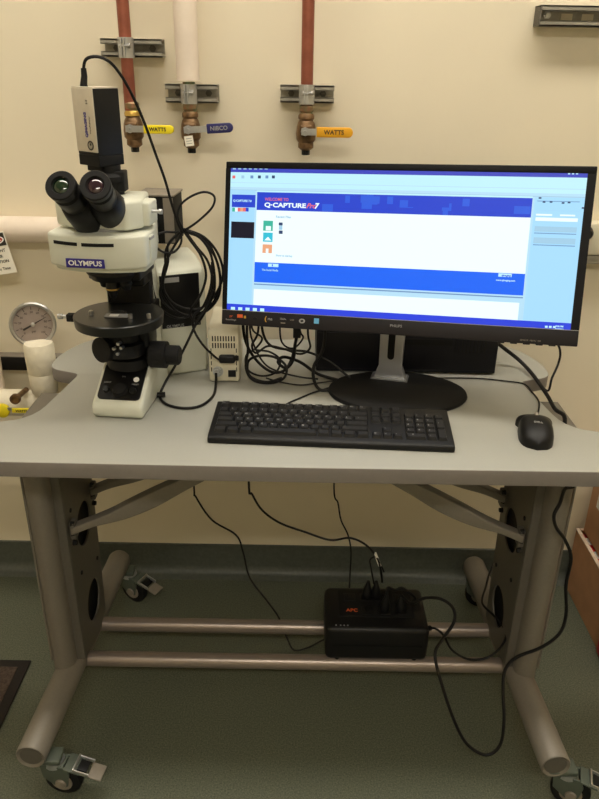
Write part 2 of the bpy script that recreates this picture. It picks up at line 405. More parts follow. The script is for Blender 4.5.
# gauge
gc = atY(33, 324, 1.52)
t = thing('pressure_gauge', 'round steel pressure gauge with a cream dial and black pointer', 'gauge', (gc.x, SY, .765))
fd = (Vector((-.15, 0, 1.35))-Vector(gc)).normalized(); fd.z *= .35; fd.normalize()
GX, GY, GD = basis(fd); gc = Vector(gc)
b = MB(); b.lathe(gc-fd*.024, fd, [(0, .030), (.003, .042), (.024, .046), (.025, .05), (.031, .05), (.033, .047), (.032, .0425), (.026, .042)], 'steel', 40); 
b.build('case', t)
GM = Matrix((( GX.x, GY.x, GD.x, gc.x), (GX.y, GY.y, GD.y, gc.y), (GX.z, GY.z, GD.z, gc.z), (0, 0, 0, 1)))
b = MB(); b.lathe(gc, fd, [(0, .042), (.0035, .0418)], 'dial', 40)
for i in range(11):
    a = R(225-27*i); T = GM @ Matrix.Translation((math.cos(a)*.036, math.sin(a)*.036, .0038)) @ Matrix.Rotation(a, 4, 'Z')
    b.T = T; b.box((0, 0, 0), (.007, .0012, .0004), 'ink'); b.T = Matrix.Identity(4)
    b.text(str(i*10), .0065, GM @ Matrix.Translation((math.cos(a)*.0275, math.sin(a)*.0275, .0037)), 'ink')
b.text('psi', .008, GM @ Matrix.Translation((0, -.016, .0037)), 'ink')
b.build('dial', t)
b = MB(); a = R(27); b.T = GM @ Matrix.Translation((0, 0, .0062)) @ Matrix.Rotation(a, 4, 'Z')
b.prism([(-.024, -.0022), (-.024, .0022), (0, .0014), (.033, .0004), (.033, -.0004), (0, -.0014)], 'z', 0, .0008, 'ink')
b.lathe((0, 0, -.002), (0, 0, 1), [(0, .0045), (.004, .0045), (.005, .003)], 'steel', 16)
b.build('pointer', t)
b = MB(); b.tube([gc-fd*.010+Vector((0, .004, -.040)), Vector((sx, SY, gc.z-.05)), Vector((sx, SY, .768))], .008, 'brass', 12); b.build('stem', t)

# small valve with yellow lever over the desk edge
vy = 1.42
p = atY(13, 402, vy); t = thing('lever_valve', 'small bronze valve with a yellow lever beside the back edge of the desk', 'valve', (p.x, vy, p.z-.012))
q = atY(5, 408, vy); w = atY(22, 410.5, vy-.02)
b = MB(); b.lathe(p+Vector((0, .08, -.006)), (0, -1, .1), [(0, .006), (.062, .006), (.062, .0115), (.070, .0115), (.071, .008), (.068, .008)], 'bronze', 20); b.build('body', t)
b = MB(); b.lathe(q+Vector((0, -.005, 0)), (0, -1, 0), [(0, .012), (.004, .0155), (.012, .0155), (.015, .010)], 'yellow', 20); plab(b.build('knob', t), 'yellow round knob')
b = MB(); b.box(w+Vector((0, 0, 0)), (.042, .006, .010), 'yellow', bev=.001); b.box(w+Vector((-.028, .004, .001)), (.022, .003, .006), 'steel')
b.text('WATTS', .0075, Matrix.Translation(w+Vector((0, -.0034, 0))) @ Matrix.Rotation(PI/2, 4, 'X'), 'ink', bold=.0001)
plab(b.build('lever', t), 'yellow lever with black lettering')

# dark ledge behind
b = MB(); z0 = atY(30, 366, WY).z; z1 = atY(30, 353, WY).z
b.box(((XL-.2-.37)/2+.1, WY-.0155, (z0+z1)/2), (1.6, .03, z1-z0), 'black', bev=.002)
b.box(((XL-.2-.37)/2+.1, WY-.0155, z1+.0008), (1.6, .028, .0015), 'grey')
tag(b.build('wall_channel'), 'black level channel with a dusty top on the wall behind the gauge', 'channel')

# tag
b = MB(); ty = 1.615
c0 = atY(17, 272, ty); c1 = atY(3, 231, ty)
t = thing('hanging_tag', 'white safety tag with a red and black oval, hanging by the level pipe', 'tag', (c0.x-.05, ty, c0.z-.02))
up = (Vector(c1)-Vector(c0)); hgt = up.length; up.normalize(); rt = Vector((0, 1, 0)).cross(up)*1; rt = up.cross(Vector((0, 1, 0)))
if rt.x < 0: rt = -rt
TM = Matrix(((rt.x, up.x, 0, c0.x), (rt.y, up.y, -1, c0.y), (rt.z, up.z, 0, c0.z), (0, 0, 0, 1)))
W_ = .07
b.T = TM; b.box((-W_/2, hgt/2, 0), (W_, hgt, .001), 'paper'); b.build('card', t)
b = MB(); b.T = TM
b.box((-W_/2, hgt*.82, .0008), (W_-.004, hgt*.3, .0006), 'ink')
b.prism([(-W_/2+x*.031, hgt*.82+y*.011) for x, y in circ(24)], 'z', .001, .0016, 'white')
b.prism([(-W_/2+x*.028, hgt*.82+y*.009) for x, y in circ(24)], 'z', .0015, .0019, 'tagred')
b.text('DANGER', .012, TM @ Matrix.Identity(4) if False else Matrix.Translation((-W_/2, hgt*.82, .0021)), 'white', bold=.0002)
for i, s_ in enumerate(['EQUIPMENT', 'UNDER', 'OPERATION']):
    b.text(s_, .0095, Matrix.Translation((-W_/2, hgt*(.56-.13*i), .0009)), 'ink', bold=.0001)
b.text('This Time', .009, Matrix.Translation((-W_/2+.006, hgt*.13, .0009)), 'ink')
b.build('print', t)
b = MB(); tp = TM @ Vector((-W_/2, hgt-.006, 0))
b.tube([tp+Vector((0, -.002, 0)), Vector((tp.x-.01, 1.612, 1.02)), Vector((tp.x-.01, 1.635, pz+.0310)), Vector((tp.x-.01, 1.66, pz+.031))], .0008, 'ink', 6)
b.build('string', t)

# ------------------------------------------------------------------ floor mat
b = MB(); mx = -.651; my = 1.334
b.box((mx-.5, my-.5, .003), (1.0, 1.0, .006), 'matb', bev=.002); b.box((mx-.024-.478, my-.5+.0, .0065), (.956, .952, .003), 'matf', bev=.001)
tag(b.build('floor_mat'), 'brown floor mat with a dark border at the left edge', 'mat')

# ------------------------------------------------------------------ desk
DZ = .74; DT = .030
desk = thing('computer_desk', 'grey laminate workstation desk on silver T-legs with casters', 'desk', (0, 1.25, 0))
def round_poly(pts, seg=6):
    out = []; n = len(pts)
    for i, p in enumerate(pts):
        r = p[2] if len(p) > 2 else 0; P = Vector(p[:2])
        if r <= 0: out.append(tuple(P)); continue
        A = Vector(pts[i-1][:2]); B = Vector(pts[(i+1) % n][:2])
        da = (A-P); db = (B-P); ra = min(r, da.length*.48); rb = min(r, db.length*.48)
        a = P+da.normalized()*ra; c = P+db.normalized()*rb
        for k in range(seg+1):
            t_ = k/seg; out.append(tuple(a*(1-t_)**2+P*2*t_*(1-t_)+c*t_*t_))
    return out
half = [(0, 1.040), (.60, 1.043), (.86, 1.060, .06), (.86, 1.190, .06), (.502, 1.190, .07), (.474, 1.42, .015), (.548, 1.448, .03), (.552, 1.53, .06), (.50, 1.655, .10), (0, 1.655)]
right = round_poly(half)[0:]
left_ = [(-x, y) for x, y in right if x > 0][::-1]
outline = right+left_
b = MB(); b.prism(outline, 'z', DZ-DT, DZ, 'laminate', bev=.002, mside='edge'); b.build('desktop', desk)
# plate with holes
def plate(name, parent, outer, holes, x0, x1, m):
    cu = bpy.data.curves.new('c', 'CURVE'); cu.dimensions = '2D'; cu.fill_mode = 'BOTH'; cu.extrude = abs(x1-x0)/2
    for pl in [outer]+holes:
        sp = cu.splines.new('POLY'); sp.points.add(len(pl)-1); sp.use_cyclic_u = True
        for i, p in enumerate(pl): sp.points[i].co = (p[0], p[1], 0, 1)
    o = bpy.data.objects.new('c', cu); me = bpy.data.meshes.new_from_object(o)
    b = MB(); xc = (x0+x1)/2
    vs = [b.v((xc+v.co.z, v.co.x, v.co.y)) for v in me.vertices]
    for p in me.polygons: b.face([vs[i] for i in p.vertices], m)
    bmesh.ops.remove_doubles(b.bm, verts=b.bm.verts[:], dist=1e-5)
    bpy.data.objects.remove(o); bpy.data.curves.remove(cu)
    return b.build(name, parent)
for s in (-1, 1):
    xo = .53*s; xi = .467*s
    # front post: rounded extrusion
    b = MB(); pts = []
    for i in range(17):
        a = -PI*i/16; pts.append((s*.507+.024*math.cos(a), 1.197+.030*math.sin(a)))
    pts += [(s*.507-.024, 1.215), (s*.507+.024, 1.215)]
    pts = pts[:17]+[pts[17], pts[18]]
    b.prism(pts, 'z', .135, DZ-DT, 'legpaint'); b.build('post', desk)
    outer = [(1.205, .145), (1.375, .105), (1.385, .30), (1.40, DZ-DT), (1.205, DZ-DT)]
    holes = [[(1.305+x, .436+y) for x, y in circ(28, .049)], [(1.305+x*.95, .225+y) for x, y in circ(28, .049)]]
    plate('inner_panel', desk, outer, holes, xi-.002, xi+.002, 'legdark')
    b = MB(); b.prism([(y, z) for y, z in outer], 'x', s*.476, s*.524, 'blackm') if 0 else b.prism([(1.205, .145), (1.375, .105), (1.385, .30), (1.40, .699), (1.205, .699)], 'x', s*.476, s*.524, 'blackm')  # black liner added behind the panel holes, painting the shade of the hollow leg
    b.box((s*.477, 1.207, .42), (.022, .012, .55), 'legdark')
    b.prism([(1.20, .145), (1.37, .105), (1.39, .699), (1.20, .699)], 'x', s*.524, s*.5335, 'blackm')  # black filler painting the dark gap between post and outer plate
    b.prism([(1.192, .15), (1.38, .11), (1.40, .699), (1.192, .699)], 'x', s*.5335, s*.5375, 'legpaint')
    b.build('outer_panel_dark_liner', desk)
    b = MB(); b.box((s*.512, 1.29, DZ-DT-.0055), (.072, .19, .011), 'legpaint', bev=.003); b.build('top_bracket', desk)
    # screws on inner panel
    for yy_, zz_ in ((1.235, .60), (1.235, .515), (1.228, .46), (1.36, .60), (1.365, .40), (1.25, .345), (1.36, .30)):
        q = MB(); q.lathe((xi-s*.002, yy_, zz_), (-s, 0, 0), [(0, .005), (.002, .0045), (.002, .002)], 'blackm', 10); q.build('screw', desk)
    # foot tube
    f0 = Vector((s*.511, .97, .120)); f1 = Vector((s*.481, 1.598, .120)); d = (f1-f0).normalized()
    b = MB(); b.lathe(f0, d, [(.004, .022), (0, .0275), (.003, .0295), ((f1-f0).length-.012, .0295), ((f1-f0).length-.003, .026), ((f1-f0).length, .018)], 'legpaint', 28); b.build('foot_tube', desk)
    b = MB(); b.lathe(f0+d*.0035, -d, [(0, .0215), (.001, .0215), (.0012, .018), (.0006, 0)], 'legdark', 24); plab(b.build('end_plug', desk), 'dark recessed plastic end plug')
    # curved arms
    for yc in (1.215, 1.362):
        lo = [(.458, .475), (.41, .497), (.345, .517), (.28, .548), (.212, .592), (.13, .64), (.05, .675), (0.03, .69)]
        up_ = [(.458, .492), (.385, .526), (.327, .560), (.265, .594), (.19, .632), (.11, .668), (.06, .70), (.045, .709)]
        L_ = [Vector((p[0]*s, 0, p[1])) for p in lo]; U_ = [Vector((p[0]*s, 0, p[1])) for p in up_]
        pl = [(v.x, v.z) for v in spline(L_, 4)]+[(v.x, v.z) for v in spline(U_, 4)][::-1]
        b = MB(); b.prism(pl, 'y', yc-.013, yc+.013, 'legpaint', bev=.003); b.build('support_arm', desk)
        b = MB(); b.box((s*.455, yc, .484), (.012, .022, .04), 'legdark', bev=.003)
        for dz in (-.03, -.008, .016): b.lathe((s*.458, yc-.006, .484+dz), (-s, 0, 0), [(0, .006), (.008, .005)], 'blackm', 10)
        b.build('arm_bracket', desk)
for yb in (1.237, 1.349):
    b = MB(); b.cyl((-.478, yb, .112), (.484, yb, .112), .0170, 'bar', 24); b.build('crossbar', desk)
# casters (mesh shared, parts of the desk with sub-parts)
def caster(x, y, yaw, first):
    T = Matrix.Translation((x, y, 0)) @ Matrix.Rotation(yaw, 4, 'Z'); s = T
    b = MB(); b.T = T
    b.lathe((0, 0, .098), (0, 0, -1), [(0, .010), (.01, .010), (.01, .019), (.02, .021)], 'zinc', 18)
    # fork: hood with two cheeks
    b.prism([(-.026, .084), (.026, .084), (.034, .066), (.028, .032), (.004, .028), (-.022, .05)], 'y', -.017, -.013, 'rubber', bev=.001)
    b.prism([(-.026, .084), (.026, .084), (.034, .066), (.028, .032), (.004, .028), (-.022, .05)], 'y', .013, .017, 'rubber', bev=.001)
    b.box((0, 0, .080), (.044, .034, .006), 'rubber', bev=.002)
    c = b.build('caster', desk)
    b = MB(); b.T = T
    for yy_ in (-.011, .011) if 0 else (0,):
        b.lathe((.014, yy_-.0115, .0385), (0, 1, 0), [(0, .012), (0, .030), (.002, .0365), (.005, .0385), (.018, .0385), (.021, .0365), (.023, .030), (.023, .012)], 'blackm', 32)
    for yy_ in (-1, 1): b.lathe((.014, yy_*.012, .0385), (0, yy_, 0), [(0, .022), (.002, .022), (.0035, .012), (.009, .010)], 'grey', 20)
    b.build('wheel', c)
    b = MB(); b.T = T @ Matrix.Translation((.03, 0, .082)) @ Matrix.Rotation(R(14), 4, 'Y')
    b.box((.012, 0, .0), (.034, .040, .004), 'rubber', bev=.001)
    b.box((.030, -.017, .003), (.032, .003, .009), 'steel', bev=.001); b.box((.030, .017, .003), (.032, .003, .009), 'zinc', bev=.001)
    b.box((.014, 0, .004), (.004, .038, .010), 'steel', bev=.001)
    b.box((.030, 0, .002), (.020, .024, .006), 'black', bev=.001)
    b.box((.058, 0, -.002), (.028, .034, .004), 'grey', bev=.0015)
    plab(b.build('brake_lever', c), 'steel clip with a pale brake pedal')
caster(-.475, .995, R(-8), 1); caster(.545, .99, R(-18), 0); caster(-.455, 1.575, R(-28), 0); caster(.49, 1.575, R(-10), 0)
# join between foot tube and caster
for x, y in ((-.475, .995), (.545, .99), (-.455, 1.575), (.49, 1.575)):
    s = -1 if x < 0 else 1
    xt = s*.5105 if y < 1.2 else s*.482
    b = MB(); b.box(((x+xt)/2, y, .094), (abs(x-xt)+.03, .036, .012), 'rubber', bev=.003); b.build('caster_mount', desk)

# ------------------------------------------------------------------ UPS on the crossbars
ux0, ux1, uy0, uy1, uz0, uz1 = .067, .298, 1.226, 1.372, .1285, .222
ups = thing('battery_backup', 'black battery backup unit resting on the silver crossbars under the desk', 'battery backup', ((ux0+ux1)/2, 1.3, uz0))
MB().box(((ux0+ux1)/2, (uy0+uy1)/2, (uz0+uz1)/2), (ux1-ux0, uy1-uy0, uz1-uz0), 'black', bev=.014).build('case', ups)
b = MB(); b.box(((ux0+ux1)/2, uy0-.0005, .175), (ux1-ux0-.03, .003, .002), 'blackm')
b.box((.183, 1.31, uz1+.0002), (.17, .09, .002), 'blackm', bev=.001); b.build('outlet_panel', ups)
for i in range(4):
    for j in range(2):
        if (i, j) == (0, 0): continue
        q = MB(); cx_, cy_ = .125+i*.038, 1.285+j*.045
        q.box((cx_, cy_, uz1+.0015), (.026, .026, .002), 'scopeb', bev=.0008)
        for dx in (-.005, .005): q.box((cx_+dx, cy_+.003, uz1+.0028), (.0018, .007, .0006), 'hole')
        q.build('outlet', ups)
b = MB()
b.text('APC', .014, Matrix.Translation((.128, 1.285, uz1+.0014)), 'sred', bold=.0002)
b.build('logo', ups)
b = MB()
for x in (.09, .10, .108, .116): b.box((x, 1.238, uz1-.0009), (.003, .003, .002), 'lgrey')
b.build('status_lights', ups)
for x in (.095, .27):
    q = MB(); q.cyl((x, 1.237, uz0-.0005), (x, 1.237, uz0+.004), .006, 'blackm', 12); q.build('rubber_foot', ups)

def cord(name, pts, r, label, cat='cable', m='cable', group=None, seg=8):
    b = MB(); b.tube(pts, r, m, seg, 6)
    return tag(b.build(name), label, cat, group)
def path(spec): return [atY(*p) for p in spec]
# plugs on the UPS, each the end of its own cord
def plug(x, y, parent, lean=0):
    b = MB(); z = uz1+.003
    b.T = Matrix.Translation((x, y, z)) @ Matrix.Rotation(lean, 4, 'Y')
    b.lathe((0, 0, 0), (0, 0, 1), [(0, .010), (.006, .0125), (.02, .011), (.034, .006), (.045, .0038)], 'black', 14)
    return b.build('plug', parent)
def drop(p): p = Vector(p); return [Vector((p.x, p.y, .709)), Vector((p.x, p.y, .68))]
def hang(sp):
    P = path(sp); return drop(P[0])+P
cord('power_cable', hang([(194, 487, 1.42), (196, 497, 1.42), (212, 520, 1.41), (236, 535, 1.40), (243, 552, 1.40), (250, 578, 1.40), (268, 602, 1.37), (279, 618, 1.36), (287, 638, 1.34), (294, 650, 1.32), (307, 648, 1.32), (321, 641, 1.32), (328, 638, 1.32)]), .0022, 'thin black cable dropping at left and curling to the battery backup side')
c2 = cord('power_cable', hang([(249, 487, 1.38), (252, 494, 1.38), (262, 510, 1.37), (280, 523, 1.36), (305, 532, 1.36), (330, 540, 1.35), (350, 538, 1.34), (366, 545, 1.335), (377, 558, 1.33), (381, 572, 1.33), (382, 582, 1.33)]), .0026, 'black cable sweeping across under the desk with white tape near its plug')
b = MB(); b.tube(path([(375, 553, 1.331), (380, 566, 1.331)]), .0034, 'paper', 8); plab(b.build('tape', c2), 'white tape wrap')
plug(.187, 1.33, c2, R(-3))
cord('power_cable', hang([(334, 487, 1.46), (338, 503, 1.46), (341, 520, 1.45), (348, 535, 1.45), (351, 552, 1.44), (350, 575, 1.43), (349, 598, 1.40), (350, 610, 1.377)]), .002, 'thin black cable hanging straight down behind the battery backup')
c4 = cord('power_cable', path([(374, 584, 1.33), (371, 568, 1.335), (370, 560, 1.34), (375, 557, 1.34), (380, 563, 1.34), (384, 572, 1.335)]), .0018, 'short black looped lead and plug at the back left of the battery backup')
plug(.165, 1.33, c4, R(2))
c5 = cord('power_cable', [Vector((.204, 1.285, .268)), Vector((.206, 1.29, .285)), atY(395, 590, 1.30), atY(402, 588, 1.30), atY(408, 592, 1.29), atY(415, 598, 1.30), atY(412, 606, 1.32), atY(404, 612, 1.33)], .0035, 'stiff black lead bent over the middle of the battery backup top')
plug(.201, 1.285, c5, R(4))
c6 = cord('power_cable', [Vector((.238, 1.285, .268))]+path([(411, 603, 1.26), (425, 598, 1.24), (441, 599, 1.22), (453, 608, 1.2), (454, 622, 1.18), (442, 640, 1.15), (435, 655, 1.12), (442, 685, 1.09), (454, 720, 1.06), (467, 744, 1.047), (486, 755, 1.04), (500, 745, 1.045), (504, 720, 1.06), (503, 690, 1.09), (505, 670, 1.11), (517, 657, 1.12), (540, 648, 1.13), (559, 634, 1.14), (566, 615, 1.15), (566, 585, 1.15), (571, 558, 1.15), (565, 540, 1.15), (556, 527, 1.145), (554, 515, 1.145), (560, 503, 1.15), (565, 489, 1.15)])+[Vector((.515, 1.15, .65)), Vector((.515, 1.15, .709))], .0034, 'thick black cable looping to the floor and up past the right desk leg')
plug(.239, 1.285, c6, R(-4))
c7 = cord('power_cable', path([(427, 628, 1.27), (436, 629, 1.26), (444, 636, 1.25), (452, 650, 1.21), (468, 659, 1.19), (486, 658, 1.18), (500, 648, 1.20), (506, 635, 1.23), (500, 622, 1.27), (490, 612, 1.30), (482, 602, 1.34), (486, 586, 1.40), (490, 572, 1.44), (497, 558, 1.47), (505, 545, 1.5), (512, 520, 1.52), (515, 490, 1.52)])+[Vector((.50, 1.52, .709))], .0026, 'black cable from the battery backup side curling up behind the right leg panel')
b = MB(); b.tube([Vector((.297, 1.29, .165)), atY(430, 628, 1.275)], .006, 'black', 10); b.build('connector', c7)

# ------------------------------------------------------------------ cardboard boxes
b = MB(); bx0, bx1, by0, by1, bh = .775, 1.1, 1.415, 1.665, .192
t = thing('cardboard_box', 'low open cardboard box with white rim on the floor at the right edge', 'box', ((bx0+bx1)/2, (by0+by1)/2, 0))
w = .005
b.box((bx0+w/2, (by0+by1)/2, bh/2), (w, by1-by0, bh), 'card'); b.box((bx1-w/2, (by0+by1)/2, bh/2), (w, by1-by0, bh), 'card')
b.box(((bx0+bx1)/2, by0+w/2, bh/2), (bx1-bx0-2*w, w, bh), 'card'); b.box(((bx0+bx1)/2, by1-w/2, bh/2), (bx1-bx0-2*w, w, bh), 'card')
b.box(((bx0+bx1)/2, (by0+by1)/2, .003), (bx1-bx0-2*w, by1-by0-2*w, .006), 'card'); b.build('carton', t)
b = MB(); b.box((bx0+.003, (by0+by1)/2, bh+.001), (.010, by1-by0, .003), 'cardlt'); b.box(((bx0+bx1)/2, by1-.004, bh+.001), (bx1-bx0-.02, .009, .003), 'cardlt'); plab(b.build('rim', t), 'pale folded rim')
b = MB(); b.box(((bx0+bx1)/2, (by0+by1)/2, .098), (bx1-bx0-.016, by1-by0-.016, .176), 'red', bev=.01)
for i in range(3): b.box((bx0+.02, by1-.05-i*.06, .1865), (.012, .03, .001), 'white')
tag(b.build('packet'), 'red and white packet inside the open cardboard box', 'packet')
b = MB(); b.box((.945, 1.53, bh+.0025+.09), (.31, .25, .18), 'card', bev=.002)
b.box((.7895, 1.56, bh+.135), (.002, .10, .05), 'white'); b.box((.7883, 1.56, bh+.141), (.001, .08, .02), 'red')
tag(b.build('cardboard_box'), 'taller closed cardboard box standing on the open box, with a red and white label', 'box')
b = MB(); b.box((.83, 1.345, .045), (.13, .12, .09), 'red', bev=.012); tag(b.build('plastic_bin'), 'small red bin on the floor in front of the boxes, cut by the right edge', 'bin')

# ------------------------------------------------------------------ monitor
mon = thing('computer_monitor', 'black ultrawide monitor on an oval base showing a blue and white program window', 'monitor', (.20, 1.345, DZ))
yaw = -.235; tilt = .262; roll = .032; PW, PH = .66, .306; pc = Vector((.171, 1.307, 1.043))
X = Vector((math.cos(yaw), math.sin(yaw), 0)); N = Vector((math.sin(yaw), -math.cos(yaw), 0))
U = Vector((0, 0, 1))*math.cos(tilt)-N*math.sin(tilt); Xr = X*math.cos(roll)+U*math.sin(roll); Ur = U*math.cos(roll)-X*math.sin(roll); Nr = Xr.cross(Ur)
PM = Matrix(((Xr.x, Ur.x, Nr.x, pc.x), (Xr.y, Ur.y, Nr.y, pc.y), (Xr.z, Ur.z, Nr.z, pc.z), (0, 0, 0, 1)))
PMi = PM.inverted()
def pl(px, py, off=0):
    r = ray(px, py); o = Vector((0, 0, H)); P0 = pc+Nr*off; t_ = (P0-o).dot(Nr)/r.dot(Nr); q = PMi @ (o+r*t_); return q.x, q.y
SL, SB_ = pl(227, 311); SR, _ = pl(569, 331); _, ST = pl(400, 169)
SL = -PW/2+.0095; SR = PW/2-.0145; ST = PH/2-.012; SB_ = -PH/2+.029
b = MB(); b.T = PM
b.box((0, (PH/2+ST)/2, -.009), (PW, PH/2-ST, .02), 'bezel', bev=.0015)
b.box(((-PW/2+SL)/2, (ST+SB_)/2, -.009), (SL+PW/2, ST-SB_, .02), 'bezel'); b.box(((PW/2+SR)/2, (ST+SB_)/2, -.009), (PW/2-SR, ST-SB_, .02), 'bezel')
b.box((0, 0, -.020), (PW-.004, PH-.004, .012), 'bezel', bev=.002); b.box((.02, -.02, -.034), (.34, .2, .022), 'bezel', bev=.008)
b.build('housing', mon)
b = MB(); b.T = PM; b.box((0, (-PH/2+SB_)/2, -.0085), (PW, SB_+PH/2, .022), 'chin', bev=.002); b.box((0, SB_-.0005, .0028), (PW*.995, .001, .001), 'lgrey')
b.text('PHILIPS', .007, Matrix.Translation((.01, -PH/2+.017, .003)), 'lgrey')
chin = b.build('lower_bezel', mon)
b = MB(); b.T = PM
for i in range(5): b.box((.20+i*.022, -PH/2-.0006, -.004), (.012, .003, .008), 'black', bev=.001)
b.text('SENSOR  MENU  OK', .004, Matrix.Translation((.25, -PH/2+.006, .0029)), 'grey')
b.build('buttons', chin)
# printed stickers on the left of the chin
b = MB(); b.T = PM
def ST_(px, py, wd, hg, m, o=.0034): x, y = pl(px, py, .003); b.box((x, y, o), (wd, hg, .0006), m)
x, y = pl(230, 318, .003)
b.text('SmartImage', .0045, Matrix.Translation((x+.002, y-.003, .003)), 'lgrey'); b.text('29"', .005, Matrix.Translation((x+.002, y+.003, .003)), 'sred')
ST_(240, 316, .011, .0065, 'sred'); ST_(245, 317, .004, .005, 'gold'); ST_(255, 318.5, .008, .004, 'navy')
x, y = pl(270, 319, .003); b.text('(', .012, Matrix.Translation((x-.009, y, .003)), 'gold', bold=.0003); b.text('ms', .008, Matrix.Translation((x, y, .003)), 'lgrey')
x, y = pl(283, 319.5, .003); b.text('2560x', .005, Matrix.Translation((x, y+.001, .003)), 'lgrey'); ST_(283, 323, .009, .002, 'grey')
x, y = pl(292, 320, .003); b.text('USB', .0045, Matrix.Translation((x, y, .003)), 'grey')
x, y = pl(302, 321, .003); b.prism([(x+a*.006, y+c_*.0045) for a, c_ in circ(16)], 'z', .0026, .0036, 'lgrey'); b.prism([(x+a*.003, y+c_*.002) for a, c_ in circ(12)], 'z', .003, .0040, 'black')
ST_(316.5, 321, .0095, .010, 'sblue')
b.build('stickers', chin)
# the screen picture
b = MB(); b.T = PM
b.box(((SL+SR)/2, (ST+SB_)/2, -.003), (SR-SL, ST-SB_, .006), 'scr_bg')
lay = [0.00002]
def rect(x0, y0, x1, y1, m):
    lay[0] += .000012; z = lay[0]
    vs = [b.v(p) for p in ((x0, y0, z), (x1, y0, z), (x1, y1, z), (x0, y1, z))]; b.face(vs, m)
def rp(px0, py0, px1, py1, m):
    # opposite corners, top-left and bottom-right as seen in the program window
    x0, y0 = pl(px0, py0); x1, y1 = pl(px1, py1); rect(max(x0, SL), max(min(y0, y1), SB_), min(x1, SR), min(max(y0, y1), ST), m)
def stx(txt, px, py, size, m, al='LEFT', shear=0, bold=.0002, sx=1):
    x, y = pl(px, py); lay[0] += .000012; b.text(txt, size, Matrix.Translation((x, y, lay[0])), m, ext=0, align=al, shear=shear, bold=bold, sx=sx)
yt = pl(257, 192)[1]; yb1 = pl(257, 210)[1]; xl = pl(257, 200)[0]; xr = pl(532, 205)[0]
yw = pl(256, 262)[1]; yb2 = pl(255, 282)[1]; yl = yb2-.005; yp0 = pl(257, 289)[1]; yp1 = pl(257, 306)[1]; ytask = SB_+.0115
rect(SL, ST-.007, SR, ST, 'scr_title')
rect(SL, ST-.034, SR, ST-.007, 'scr_cyan')
rect(SL, ST-.040, SR, ST-.0385, 'scr_row'); rect(SL, ST-.0265, SR, ST-.0255, 'scr_bg')
rect(SL, ytask, xl-.004, yt+.003, 'scr_left')
rect(xr+.004, ytask, SR, yt+.002, 'scr_left')
rect(xl-.001, yt, xr, yt+.003, 'scr_cyan')
rect(xl, yb1, xr, yt, 'scr_banner')
random.seed(3)
for i in range(26):
    x = xl+(xr-xl)*(.22+.76*random.random()); w_ = .008+.02*random.random(); h0 = random.random()*.6; rect(x, yb1+(yt-yb1)*h0, min(x+w_, xr), yb1+(yt-yb1)*(h0+.4), random.choice(['scr_banner', 'scr_banner2']))
rect(xl, yw, xr, yb1, 'scr_white'); rect(xl, yb2, xr, yw, 'scr_blue')
rect(xl, yl, xr, yl+.0022, 'scr_line'); rect(xl, yp1, xr-.005, yp0, 'scr_white'); rect(xl, yp1-.002, xr-.005, yp1-.001, 'scr_row')
rect(SL, SB_, SR, ytask, 'scr_task')
for i in range(5): rp(231+i*7.3, 306.8+i*.35, 235+i*7.3, 310.3+i*.35, 'scr_cyan')
for i, x in enumerate((0, 4, 8)): rp(545+x, 325.6+x*.04, 547.5+x, 327.8+x*.04, 'scr_cyan')
stx('5:36 PM', 555.5, 326.2, .004, 'scr_cyan'); stx('7/12/2013', 555, 329, .0035, 'scr_cyan')
for i in range(7): rp(233+i*5.3, 167.7, 236+i*5.3, 169.5, 'scr_row')
for i, (x, m) in enumerate(((234, 'scr_red'), (243, 'scr_row'), (252, 'scr_line'), (259.5, 'scr_dark'), (267, 'scr_line'), (273.5, 'scr_dark'))): rp(x-1.4, 175.5, x+1.4, 178.5, m)
for x in (578, 582, 586) : rp(x-10, 173, x-8, 174.5, 'scr_cyan')
# banner text
stx('WELCOME TO', 265, 199.3, .0078, 'scr_red', sx=.9, bold=.0001)
stx('Q·CAPTURE', 264.5, 205, .0112, 'scr_white', bold=.0004, sx=1.33)
stx('Pro', 306.2, 206, .0125, 'scr_red', shear=.4, bold=.0003); stx('7', 314.5, 206.3, .0135, 'scr_white', shear=.2, bold=.0006)
# thumbnails
rp(232.3, 194.5, 255.3, 207.6, 'scr_banner'); stx('Q-CAPTURE 7.0', 233.4, 200.7, .0055, 'scr_cyan', sx=.95)
for i, m in enumerate(('scr_green', 'scr_white', 'scr_red', 'scr_orange', 'scr_red', 'scr_banner')): rp(232.5+i*2.7, 207.7, 235.2+i*2.7, 211.6, m)
rp(231.5, 221.5, 254, 238.5, 'scr_black')
# icons
stx('Recent Files', 276, 216.8, .006, 'scr_row')
rp(263.6, 220.6, 272.8, 231, 'scr_green'); rp(266, 226, 271, 230.5, 'scr_white'); rp(263.4, 232.5, 272.6, 242, 'scr_teal'); 
x, y = pl(268, 240.5); lay[0] += .000012
b.prism([(x-.007, y), (x+.007, y), (x, y+.007)], 'z', lay[0], lay[0]+.00001, 'scr_white')
rp(262.8, 244.3, 272, 253.3, 'scr_orange'); rp(266, 248.5, 268.5, 253.3, 'scr_white')
rp(279, 222.5, 282.7, 225.5, 'scr_dark'); rp(279.2, 225.5, 282.4, 230, 'scr_row'); rp(279, 230.5, 282.7, 234, 'scr_dark')
stx('Show at startup', 276, 255.5, .005, 'scr_row')
rp(268.3, 263.5, 278.5, 267.2, 'scr_cyan'); rp(272, 264.2, 273, 266.5, 'scr_blue'); stx('The Social Media', 262, 269.8, .0052, 'scr_row', sx=.9)
rp(498.5, 273.2, 511.5, 277.2, 'scr_cyan'); stx('qimaging', 501.5, 275.4, .0045, 'scr_banner2'); stx('www.qimaging.com', 496, 280, .0042, 'scr_bg')
